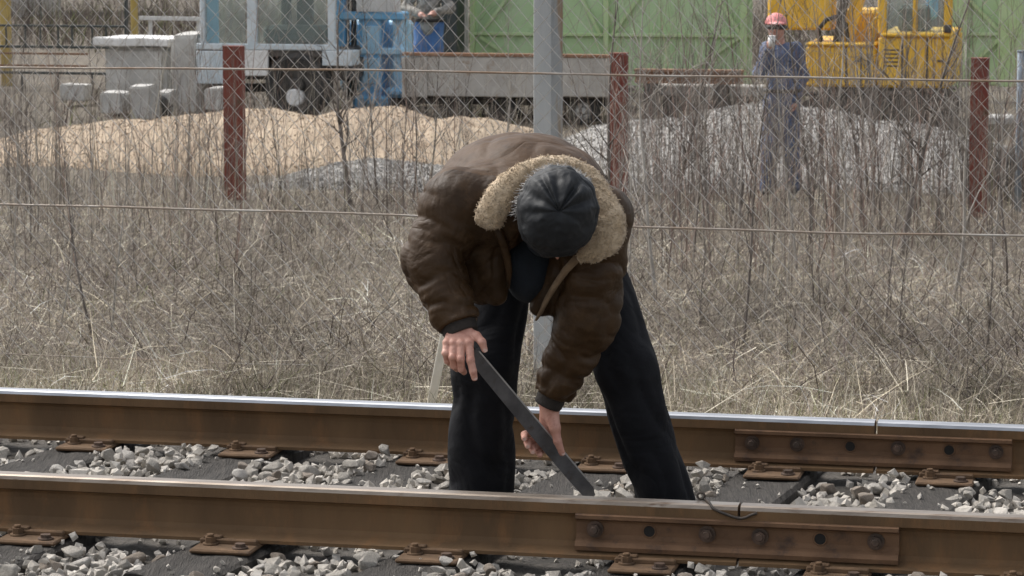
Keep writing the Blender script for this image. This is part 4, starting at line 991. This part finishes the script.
def track_worker():
    shR, elR, wrR = P(458, 205, 9.24), P(432, 260, 9.2), P(457, 322, 9.12)
    shL, elL, wrL = P(596, 218, 9.27), P(588, 316, 9.28), P(554, 391, 9.31)
    hipR, knR, anR = P(512, 210, 9.72), P(484, 365, 9.52), P(480, 480, 9.6)
    hipL, knL, anL = P(572, 210, 9.72), P(626, 370, 9.48), P(667, 482, 9.5)
    pel, chest, neck, headc = P(541, 203, 9.76), P(530, 200, 9.35), P(548, 205, 9.2), P(557, 214, 9.02)
    base = Vector((pel.x, 9.55, 0.0))
    # ---- body (skin): torso, limbs, neck, head with face, and the two bare hands
    def body_fn(p):
        d = cone(p, pel, chest, .12, .10)
        for a, b, ra, rb in ((chest, shR, .09, .06), (chest, shL, .09, .06), (shR, elR, .05, .042), (elR, wrR, .042, .03), (shL, elL, .05, .042), (elL, wrL, .042, .03),
                             (hipR, knR, .075, .055), (knR, anR, .052, .036), (hipL, knL, .075, .055), (knL, anL, .052, .036), (chest, neck, .08, .055), (neck, headc, .06, .075)):
            d = smin(d, cone(p, a, b, ra, rb), .03)
        d = smin(d, ell(p, headc, (.078, .095, .1)), .02)
        d = smin(d, ell(p, headc + Vector((0, .035, -.07)), (.055, .06, .06)), .03)                # jaw, face turned down
        d = smin(d, ell(p, headc + Vector((0, -.015, -.115)), (.014, .02, .022)), .012)             # nose
        for s in (-1, 1):
            d = smin(d, ell(p, headc + Vector((s * .08, .02, -.02)), (.012, .02, .032)), .008)      # ears
            d = np.maximum(d, -ell(p, headc + Vector((s * .03, -.05, -.09)), (.014, .014, .012)))   # eye sockets
        return d
    # right hand over the upper end of the bar
    def chain(p, pts, radii, d, k=.006):
        for i in range(len(pts) - 1): d = smin(d, cone(p, pts[i], pts[i + 1], radii[i], radii[i + 1]), k)
        return d
    hw = P(458, 322, 9.115)
    fr = [[P(447, 343, 9.062), P(445.5, 353, 9.045), P(447.5, 361, 9.06), P(450, 364, 9.085)],
          [P(453.5, 343.5, 9.055), P(452.5, 357, 9.035), P(454, 366, 9.05), P(457, 369, 9.08)],
          [P(461, 344, 9.05), P(460.5, 359, 9.03), P(461.5, 369, 9.045), P(464, 372, 9.075)],
          [P(469, 343, 9.05), P(470.5, 360, 9.03), P(473, 371, 9.028), P(474.5, 378, 9.035)]]
    th = [P(467, 332, 9.085), P(476.5, 336, 9.06), P(482, 342, 9.045), P(484.5, 349.5, 9.045)]
    def hand_r(p):
        d = cone(p, A(hw) + A((0, .02, .04)), hw, .027, .028)
        for f, r in zip(fr, (.0125, .0135, .0140, .0135)): d = smin(d, cone(p, hw, f[0], .022, r), .012)
        d = smin(d, cone(p, hw, th[0], .024, .018), .012)
        dd = 9 * np.ones_like(d)
        for f, r in zip(fr, (.0102, .0112, .0115, .0115)):
            e = chain(p, f, [r * 1.16, r * 1.05, r * .98, r * .82], 9 * np.ones_like(d), .004)
            e = smin(e, ell(p, A(f[0]) + A((0, -.004, .003)), (.0125, .0115, .0115)), .005)
            e = smin(e, ell(p, A(f[1]) + A((0, -.002, 0)), (r * 1.1, r * 1.1, r * 1.1)), .003); dd = np.minimum(dd, e)
        d = smin(d, dd, .005)
        return smin(d, chain(p, th, [.0165, .0135, .012, .0095], 9 * np.ones_like(d), .005), .007)
    hl = P(549.5, 402, 9.325)
    fl = [[P(543, 427, 9.36), P(533, 431, 9.362), P(524.5, 434.5, 9.33), P(524.5, 438.5, 9.30)],
          [P(545, 434, 9.36), P(536, 439, 9.365), P(527.5, 442, 9.33), P(528, 446, 9.30)],
          [P(547.5, 440, 9.36), P(540, 445, 9.365), P(532, 448, 9.335), P(533, 451.5, 9.306)],
          [P(550, 445, 9.36), P(543.5, 450, 9.366), P(539, 452.5, 9.35), P(540, 455, 9.33)]]
    tl_ = [P(550, 416, 9.325), P(555, 428, 9.308), P(557.5, 441, 9.305), P(562, 453, 9.312)]
    def hand_l(p):
        d = cone(p, A(hl) + A((.01, 0, .05)), hl, .028, .028)
        for f in fl: d = smin(d, cone(p, hl, f[0], .024, .0135), .014)
        d = smin(d, cone(p, hl, tl_[1], .027, .0165), .014)
        dd = 9 * np.ones_like(d)
        for f, r in zip(fl, (.0112, .0115, .0112, .010)): dd = np.minimum(dd, chain(p, f, [r * 1.15, r * 1.05, r, r * .85], 9 * np.ones_like(d), .004))
        d = smin(d, dd, .005)
        return smin(d, chain(p, tl_, [.018, .0155, .013, .0098], 9 * np.ones_like(d), .005), .008)
    ex = [surface(hand_r, *bbox([hw, hw + Vector((0, .02, .04))] + sum(fr, []) + th, .035), .0021), surface(hand_l, *bbox([hl, hl + Vector((0, 0, .05))] + sum(fl, []) + tl_, .035), .0021)]
    lo, hi = bbox([shR, elR, wrR, shL, elL, wrL, hipR, knR, anR, hipL, knL, anL, pel, chest, headc], .18)
    person = implicit('person', body_fn, lo, hi, .013, 'skin', None, 1)
    V = np.array([v.co[:] for v in person.data.vertices]); Q = np.array([p_.vertices[:] for p_ in person.data.polygons])
    old = person.data
    for (V2, Q2) in ex: Q = np.concatenate([Q, Q2 + len(V)]); V = np.concatenate([V, V2])
    me = np_mesh('person', V - np.array(base), Q.ravel(), 4, 'skin', smooth=True); bm = bmesh.new(); bm.from_mesh(me); bmesh.ops.recalc_face_normals(bm, faces=bm.faces); bm.to_mesh(me); bm.free()
    person.data = me; bpy.data.meshes.remove(old); person.location = base; OFF[person.name] = base
    tag(person, 'person in brown leather coat and black cap bending over the track with a bar', 'person')
    # finger nails
    def nail(pt, nrm, along, w, l):
        n_ = Vector(nrm).normalized(); a_ = Vector(along); a_ = (a_ - n_ * a_.dot(n_)).normalized(); s_ = a_.cross(n_); mb = MB(); V = []
        for i in range(5):
            for j in range(5):
                x = (i / 4 - .5) * w; y = (j / 4 - .5) * l * (1 - .25 * abs(i / 2 - 1)); V.append(Vector(pt) + s_ * x + a_ * y + n_ * (-abs(x) ** 2 * 55))
        mb.add(V, [[i * 5 + j, i * 5 + j + 1, i * 5 + j + 6, i * 5 + j + 5] for i in range(4) for j in range(4)], 0, True); part('nail', mb, 'nail', person)
    tipd = (fr[3][3] - fr[3][2]); nail(fr[3][3] + Vector((0.002, -.0098, .002)), (.1, -1, .2), tipd, .012, .014)
    nail(th[3] + Vector((.003, -.0098, .0)), (.35, -1, .2), th[3] - th[2], .013, .014)
    for f in fl[:3]: nail(f[3] + Vector((-.001, -.0098, -.001)), (-.1, -1, -.05), Vector((.4, 0, -1)), .011, .011)
    nail(tl_[3] + Vector((.004, -.0088, .002)), (.5, -1, .2), tl_[3] - tl_[2], .013, .015)

    # ---- trousers
    hemR, hemL = P(480.5, 500, 9.6), P(668, 508, 9.5)
    def tr_fn(p):
        d = cone(p, hipR, knR, .112, .100, None, (.008, .3)); d = smin(d, cone(p, knR, hemR, .100, .104, None, (.010, 1.7)), .03)
        e = cone(p, hipL, knL, .112, .096, None, (.008, 2.2)); e = smin(e, cone(p, knL, hemL, .096, .086, None, (.010, .6)), .03)
        d = smin(d, e, .03); d = smin(d, ell(p, pel, (.17, .15, .14)), .05)
        return np.maximum(d, -.012 - p[..., 2])
    implicit('trousers', tr_fn, *bbox([hipR, hipL, knR, knL, hemR, hemL, pel], .16), .0085, 'trouser', person, 1)
    for an, s, px_, yy in ((hemR, -1, 479, 9.6), (hemL, 1, 669, 9.5)):
        def shoe_fn(p, c_=Vector((an.x, yy, 0))):
            f0 = A(c_) + A((s * .005, .06, .026)); f1 = A(c_) + A((s * .0, -.03, .012))
            return np.maximum(smin(cone(p, f0, f1, .044, .034), cone(p, f0, f0 + A((0, 0, .05)), .045, .045), .02), -.02 - p[..., 2])
        implicit('boot', shoe_fn, (an.x - .14, yy - .26, -.05), (an.x + .14, yy + .16, .2), .009, 'shoe', person, 1)

    # ---- sweater showing in the opening
    sw = P(529, 262, 9.36)
    implicit('sweater', lambda p: smin(ell(p, sw, (.085, .10, .13)) + wob(p, .002, 40), cone(p, neck, P(545, 238, 9.2), .075, .06), .04), *bbox([sw, neck, P(545, 238, 9.2)], .17), .010, 'sweater', person, 1)

    # ---- leather coat
    cen = P(521, 190, 9.54); flapR, flapL = P(489, 262, 9.27), P(566, 272, 9.30)
    def coat_fn(p):
        d = ell(p, cen, (.272, .34, .178))
        d = smin(d, ell(p, P(541, 204, 9.78), (.2, .13, .165)), .05)
        d = smin(d, cone(p, shR, shL, .112, .108), .07)
        up = cone(p, shR, elR, .112, .084, (.010, .17, .4)); lw = cone(p, elR, wrR, .085, .071, (.010, .15, 1.9)); sl = np.maximum(smin(up, lw, .03), (p - A(wrR)) @ A((wrR - elR).normalized()) - .012)
        up2 = cone(p, shL, elL, .108, .096, (.009, .2, 1.1)); lw2 = cone(p, elL, wrL, .096, .064, (.010, .17, 2.9)); sl2 = np.maximum(smin(up2, lw2, .03), (p - A(wrL)) @ A((wrL - elL).normalized()) - .012)
        fl_ = smin(cone(p, flapR + Vector((-.012, .0, .12)), flapR + Vector((.012, .03, -.095)), .062, .046), ell(p, flapR + Vector((-.03, .03, 0)), (.06, .07, .13)), .03)
        fl2 = smin(cone(p, flapL + Vector((.02, 0, .07)), P(541, 304, 9.33), .065, .034), cone(p, flapL + Vector((.03, .03, 0)), P(556, 305, 9.36), .07, .035), .03)
        d = smin(d, fl_ + wob(p, .003, 30), .03); d = smin(d, fl2 + wob(p, .003, 30, 1), .03)
        hole = cone(p, P(545, 215, 9.05), P(527, 268, 9.16), .085, .055)
        hole = np.minimum(hole, ell(p, P(525, 285, 9.18), (.04, .15, .16)))
        d = -smin(-d, hole, .02)
        d = smin(d, sl, .022); d = smin(d, sl2, .022)
        # broad creases fanning over the back, and the stitched armhole and yoke seams
        q_ = np.sin(p[..., 0] * 19 + 2.2 * np.sin(p[..., 1] * 5) + p[..., 2] * 9) + .8 * np.sin(p[..., 1] * 15 - p[..., 0] * 11 + 1.2) + .6 * np.sin(p[..., 0] * 33 + p[..., 1] * 17 + 2)
        d = d - .006 * (np.minimum(np.abs(q_), 1.5) ** .7 - .8) * np.clip((np.minimum(sl, sl2)) / .03, 0, 1)
        axR = A((shR - cen).normalized()); axL = A((shL - cen).normalized())
        d = d + .007 * np.exp(-(((p - A(shR)) @ axR + .045) / .006) ** 2) * (p[..., 1] < 9.6) + .007 * np.exp(-(((p - A(shL)) @ axL + .035) / .006) ** 2) * (p[..., 1] < 9.6)
        d = d + .005 * np.exp(-((p[..., 2] - 1.035 - .012 * np.sin(p[..., 0] * 30)) / .005) ** 2) * (p[..., 1] > 9.2)
        return d + wob(p, .0012, 47, 1.3)
    lo, hi = bbox([shR, elR, wrR, shL, elL, wrL, pel, cen, flapR, flapL, P(530, 320, 9.3)], .2); hi[1] = 9.98; hi[2] = cen.z + .25
    def yoke(c_):
        s_ = .012 * np.sin(c_[:, 0] * 30)
        return ((c_[:, 2] > 1.035 + s_) & (c_[:, 1] > 9.2)) | ((c_[:, 0] > .2 + s_) & (c_[:, 2] > .93) & (c_[:, 1] > 9.30))
    implicit('coat', coat_fn, lo, hi, .0062, ['leather', 'suede'], person, 1, midx=yoke)
    # fleece lapel edges
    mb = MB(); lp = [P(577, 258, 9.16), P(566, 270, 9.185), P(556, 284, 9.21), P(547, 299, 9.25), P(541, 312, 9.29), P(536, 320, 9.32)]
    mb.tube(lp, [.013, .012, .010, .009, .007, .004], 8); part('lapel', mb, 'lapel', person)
    mb = MB(); lp = [P(497, 228, 9.14), P(503, 243, 9.17), P(507, 258, 9.19), P(509, 272, 9.21), P(508, 288, 9.24)]
    mb.tube(lp, [.014, .014, .012, .010, .006], 8); part('lapel', mb, 'leather', person)
    # cuffs
    for w_, e_, rr_, nm in ((wrR, elR, .058, 0), (wrL, elL, .048, 1)):
        d = (w_ - e_).normalized(); mb = MB(); pts = []; rad = []
        for k in range(9): pts.append(w_ + d * (-.01 + .0065 * k * (1.0 if nm == 0 else 1.15))); rad.append(rr_ * (.98 + .05 * (k % 2)) * (1 - .012 * k))
        mb.tube(pts, rad, 24); part('cuff', mb, 'cuff', person)
    # ---- shearling collar: swept flat roll, open at the throat
    path = [(486, 229, 9.11, 12, .016), (489, 219, 9.10, 14.5, .024), (497, 202, 9.10, 15.5, .027), (509, 186, 9.11, 14.5, .027), (526, 173, 9.13, 11.5, .026), (548, 165, 9.16, 9, .026), (572, 167, 9.17, 9, .026), (590, 179, 9.16, 11, .027),
            (603, 199, 9.13, 12, .026), (611, 221, 9.10, 15, .026), (607, 238, 9.09, 16, .025), (594, 250, 9.095, 12, .021), (577, 259, 9.11, 7, .014)]
    def spl(t):
        n = len(path) - 1; i = min(int(t), n - 1); f = t - i; g = lambda k: np.array(path[max(0, min(n, k))], float)
        a, b, c_, d_ = g(i - 1), g(i), g(i + 1), g(i + 2)
        return .5 * (2 * b + (c_ - a) * f + (2 * a - 5 * b + 4 * c_ - d_) * f ** 2 + (3 * b - a - 3 * c_ + d_) * f ** 3)
    cpts = [spl(t) for t in np.linspace(0, len(path) - 1, 90)]; ctr = [P(q[0], q[1], q[2]) for q in cpts]; mb = MB(); nseg = 26
    for i, q in enumerate(cpts):
        t = (ctr[min(i + 1, 89)] - ctr[max(i - 1, 0)]).normalized(); n_ = Vector((0, -1, .35)); n_ = (n_ - t * n_.dot(t)).normalized(); s_ = t.cross(n_)
        endk = min(1, math.sqrt(max(0.02, min(i, 89 - i) / 5.0)))
        for k in range(nseg):
            a = 2 * math.pi * k / nseg; p_ = ctr[i] + s_ * (math.cos(a) * q[3] / 337 * endk) + n_ * (math.sin(a) * q[4] * endk)
            nz = mnoise.noise(p_ * 55) * .005 + mnoise.noise(p_ * 140) * .004; mb.v.append(p_ + (p_ - ctr[i]).normalized() * nz)
    for i in range(89):
        for k in range(nseg): mb.f.append([i * nseg + k, i * nseg + (k + 1) % nseg, (i + 1) * nseg + (k + 1) % nseg, (i + 1) * nseg + k]); mb.mi.append(0); mb.sm.append(True)
    mb.f.append(list(range(nseg))); mb.f.append([89 * nseg + k for k in range(nseg)]); mb.mi += [0, 0]; mb.sm += [True, True]
    col_o = part('collar', mb, 'fleece', person); fz_ = MB(); rg = random.Random(8)
    for _ in range(4200):
        i = rg.randrange(2, 88); k = rg.randrange(nseg); p_ = mb.v[i * nseg + k].lerp(mb.v[(i + 1) * nseg + (k + 1) % nseg], rg.random()); d = (p_ - ctr[i]).normalized() + Vector((rg.gauss(0, .6), rg.gauss(0, .6), rg.gauss(0, .6))); d.normalize(); L_ = rg.uniform(.0015, .004)
        fz_.tube([p_ - d * .002, p_ + d * L_ * .6, p_ + d * L_ + Vector((rg.gauss(0, .003), rg.gauss(0, .003), rg.gauss(0, .003)))], [.0016, .0013, .0007], 3, cap=False)
    tag(part('fleece_tufts', fz_, 'fleece', col_o), kind='stuff')
    # ---- leather cap: crown of gathered panels facing the camera, with a band
    cc = P(557.5, 212, 9.0); ax = (Vector((0.03, -1, .12))).normalized(); up = (Vector((.10, 0, 1)) - ax * ax.dot(Vector((.10, 0, 1)))).normalized(); rt = up.cross(ax)
    mb = MB(); nu_, nph = 60, 220; folds = [(24, .75, .8), (58, .6, 1.25), (101, .9, .55), (124, .5, 1.2), (155, .8, .7), (188, .7, .35), (343, 1.0, .35)]
    for i in range(nu_ + 1):
        a = math.radians(128) * i / nu_
        for k in range(nph):
            ph = 2 * math.pi * k / nph; deg = math.degrees(ph)
            rx, rz, ry = .1235, .138, .112
            r_ = math.sin(a) if a < math.pi / 2 else 1 - .10 * ((a - math.pi / 2) / .66) ** 2
            prof = math.cos(a) if a < math.pi / 2 else -(a - math.pi / 2) * 1.0
            disp = 0
            env = math.exp(-((a - .62) / .42) ** 2)
            for (fd, wd, am) in folds:
                dd = (deg - fd + 180) % 360 - 180; w_ = 11 * wd * (1.2 - .3 * a); w_ = max(w_, 2.5)
                disp -= am * .0095 * env * math.exp(-(dd / w_) ** 2); disp += am * .0035 * env * math.exp(-((abs(dd) - w_ * 2.0) / (w_ * 1.1)) ** 2)
            disp -= .010 * math.exp(-(a / .12) ** 2)                                     # gathered centre
            if 1.18 < a < 1.26: disp -= .0025                                            # seam of the band
            disp += mnoise.noise(Vector((math.cos(ph) * 2.2 * a, math.sin(ph) * 2.2 * a, 5))) * .007 - abs(mnoise.noise(Vector((math.cos(ph) * 4.5 * a, math.sin(ph) * 4.5 * a, 15)))) * .004

            s = 1 + disp / .12
            mb.v.append(cc + rt * (rx * r_ * math.cos(ph) * s) + up * (rz * r_ * math.sin(ph) * s) + ax * (ry * prof * s))
    for i in range(nu_):
        for k in range(nph): mb.f.append([i * nph + k, i * nph + (k + 1) % nph, (i + 1) * nph + (k + 1) % nph, (i + 1) * nph + k]); mb.mi.append(0); mb.sm.append(True)
    part('cap', mb, 'cap', person)
    # ---- grey hair at the nape and temple
    mb = MB(); rg = random.Random(3)
    for _ in range(900):
        ph = math.radians(rg.choice([rg.uniform(40, 100), rg.uniform(45, 75), rg.uniform(120, 190), rg.uniform(100, 120)])); y0 = rg.uniform(.03, .085)
        rt_ = 1.0 + rg.uniform(-.06, .03); a0 = cc + rt * (.112 * math.cos(ph) * rt_) + up * (.126 * math.sin(ph) * rt_) - ax * y0
        out = (rt * math.cos(ph) + up * math.sin(ph)); d = (out * rg.uniform(.5, 1.2) - ax * rg.uniform(-.2, .8) + Vector((rg.gauss(0, .4), rg.gauss(0, .4), rg.gauss(0, .4)))).normalized(); L = rg.uniform(.010, .030)
        mb.tube([a0, a0 + d * L * .5, a0 + d * L + Vector((rg.gauss(0, .004), 0, -.004))], [.0011, .0010, .0005], 3)
    part('hair', mb, 'hair', person)
    return person
track_worker()

# ---- flat steel bar in his hands
b0, b1 = P(470, 352, 9.075), P(592, 496, 9.5); d = (b1 - b0).normalized(); n_ = Vector((0, -1, .15)); n_ = (n_ - d * n_.dot(d)).normalized(); e = d.cross(n_)
bar = thing('steel_bar', b1, 'flat dark steel bar held slanting down to the sleeper', 'bar')
L = (b1 - b0).length; prof = [(0, -.019), (L * .5, -.024), (L * .8, -.0235), (L - .03, -.021), (L, -.010), (L + .004, .006), (L - .02, .022), (L * .8, .0245), (L * .5, .024), (0, .019)]
mb = MB(); mb.prism(prof, -.006, .006, lambda t_, a, b: b0 + d * a + e * b + n_ * t_); part('blade', mb, 'bar', bar)
sgn = 1 if e.x > 0 else -1
mb = MB(); mb.obox(b0 + d * (L * .47) + e * (sgn * .0225) + n_ * .0045, d, e, n_, (L * .9, .0045, .0055)); part('edge', mb, 'bar_edge', bar)

# ---- people in the yard
def yard_person(v, px, head_y, foot_y, label, cfg):
    u0, zh = pu(px, head_y, v); _, zf = pu(px, foot_y, v); zf = G(v) + cfg.get('lift', .02); ht = zh - zf; k = ht / 1.75
    fr_ = lambda x, y, z: W(u0 + x * k, v + y * k, zf + z * k)
    S = cfg['pose']; J = {n: fr_(*q) for n, q in S.items()}
    base = W(u0, v, zf)
    def body(p):
        d = cone(p, J['pel'], J['chest'], .11 * k, .095 * k)
        for a, b, ra, rb in (('chest', 'shl', .075, .05), ('chest', 'shr', .075, .05), ('shl', 'ell', .048, .04), ('ell', 'wrl', .04, .03), ('shr', 'elr', .048, .04), ('elr', 'wrr', .04, .03), ('hpl', 'knl', .075, .055), ('knl', 'anl', .053, .04), ('hpr', 'knr', .075, .055), ('knr', 'anr', .053, .04), ('chest', 'head', .06, .06)):
            d = smin(d, cone(p, J[a], J[b], ra * k, rb * k), .03 * k)
        d = smin(d, ell(p, J['head'], (.078 * k, .095 * k, .115 * k)), .02); d = smin(d, ell(p, J['head'] + Vector((-.02, -.1, -.015)) * k, (.014 * k, .022 * k, .024 * k)), .01)
        for w_ in ('wrl', 'wrr'):
            q = J[w_]; dv = (J[w_] - J['el' + w_[2]]).normalized()
            d = smin(d, cone(p, q, q + dv * .07 * k, .033 * k, .036 * k), .015)
            for f_ in range(4): o_ = UH * ((f_ - 1.5) * .02 * k); d = smin(d, cone(p, q + dv * .07 * k + o_, q + dv * (.14 - .008 * abs(f_ - 1.5)) * k + o_, .010 * k, .008 * k), .004)
            d = smin(d, cone(p, q + dv * .03 * k, q + dv * .08 * k + UH * .05 * k, .013 * k, .009 * k), .006)
        return d
    lo, hi = bbox(J.values(), .2 * k); lo[2] = zf - .01
    pr = implicit('person', body, lo, hi, .014, 'skin', None, 1)
    for vtx in pr.data.vertices: vtx.co -= base
    pr.location = base; OFF[pr.name] = base; tag(pr, label, 'person')
    def upper(p):
        d = cone(p, J['pel'] + Vector((0, 0, -.02)), J['chest'], .14 * k, .14 * k)
        for a, b, ra, rb in (('chest', 'shl', .11, .075), ('chest', 'shr', .11, .075), ('shl', 'ell', .068, .058), ('ell', 'wrl', .058, .048), ('shr', 'elr', .068, .058), ('elr', 'wrr', .058, .048)): d = smin(d, cone(p, J[a], J[b], ra * k, rb * k, (.006, .09, .5)), .04 * k)
        return d + wob(p, .006, 18)
    def lower(p):
        d = smin(cone(p, J['hpl'], J['knl'], .105 * k, .085 * k), cone(p, J['knl'], J['anl'], .085 * k, .075 * k, (.006, .1, .5)), .03)
        e_ = smin(cone(p, J['hpr'], J['knr'], .105 * k, .085 * k), cone(p, J['knr'], J['anr'], .085 * k, .075 * k, (.006, .1, 1.5)), .03)
        return smin(smin(d, e_, .03), ell(p, J['pel'], (.165 * k, .125 * k, .13 * k)), .04) + wob(p, .005, 16, 1)
    implicit('jacket', upper, lo, hi, .018, cfg['top'], pr, 1); implicit('trousers', lower, lo, hi, .018, cfg['leg'], pr, 1)
    for a in ('anl', 'anr'):
        q = J[a]; implicit('boot', lambda p: np.maximum(cone(p, (q.x, q.y + .05, zf + .05 * k), (q.x - .02, q.y - .14 * k, zf + .045 * k), .055 * k, .042 * k), zf + .002 - p[..., 2]), (q.x - .15, q.y - .3, zf - .02), (q.x + .15, q.y + .2, zf + .16), .016, 'shoe', pr, 1)
    hd = J['head']
    gl = MB(); gl.tube([hd + Vector((-.085, -.03, .01)) * k, hd + Vector((-.06, -.09, .012)) * k, hd + Vector((0, -.112, .012)) * k, hd + Vector((.06, -.09, .012)) * k, hd + Vector((.085, -.03, .01)) * k], .022 * k, 8); part('sunglasses', gl, 'shoe', pr)
    bt = MB(); n_b = 20; rb_ = .17 * k; bt.tube([J['pel'] + Vector((math.cos(a) * rb_, math.sin(a) * rb_ * .85, .06)) for a in np.linspace(0, 6.283, n_b)], .02 * k, 6, cap=False); part('belt', bt, 'shoe', pr)
    cap = lambda p: np.maximum(np.minimum(ell(p, hd + Vector((0, 0, .035)) * k, (.105 * k, .125 * k, .11 * k)), ell(p, hd + Vector((0, -.10, .045)) * k, (.08 * k, .09 * k, .018 * k))), hd.z + .035 * k - p[..., 2])
    implicit('hard_hat' if cfg['hat'] == 'helmet' else 'cap', cap, *bbox([hd], .24 * k), .011, cfg['hat'], pr, 1)
    return pr, J, k
pose = dict(pel=(.02, .0, .95), chest=(0, 0, 1.32), head=(-.05, -.04, 1.60), shl=(-.12, -.04, 1.40), ell=(-.19, -.14, 1.18), wrl=(-.10, -.22, 1.40), shr=(.13, .05, 1.39), elr=(.2, .07, 1.14), wrr=(.14, -.04, .93),
            hpl=(-.07, 0, .9), knl=(-.09, -.05, .5), anl=(-.12, -.02, .08), hpr=(.08, 0, .9), knr=(.10, -.01, .5), anr=(.12, .05, .08))
VW = (31.4 - 8.85) * CP - .9
pr, J, k = yard_person(VW, 782, 12, 180, 'person in blue overalls and pink hat raising a white cup', dict(pose=pose, top='overall', leg='overall', hat='helmet'))
q = J['wrl'] + (J['wrl'] - J['ell']).normalized() * .1 + Vector((0, -.05, .0)); mb = MB(); mb.tube([q + Vector((0, 0, -.05)), q + Vector((0, 0, .05))], [.03, .04], 14); mb.tube([q + Vector((0, 0, .05)), q + Vector((0, 0, .056))], [.044, .042], 14)
top('paper_cup', mb, 'foil', 'white cup in the hand of the person in blue overalls', 'cup')
pose2 = dict(pose); pose2.update(wrl=(-.05, -.24, 1.08), ell=(-.26, -.02, 1.14), wrr=(.16, -.24, 1.1), elr=(.27, -.02, 1.14))
V2 = VB + 2.9
yard_person(V2, 428, -44, 105, 'person in patterned grey jacket and blue jeans behind the trailer', dict(pose=pose2, top='jacket2', leg='jeans', hat='cap'))
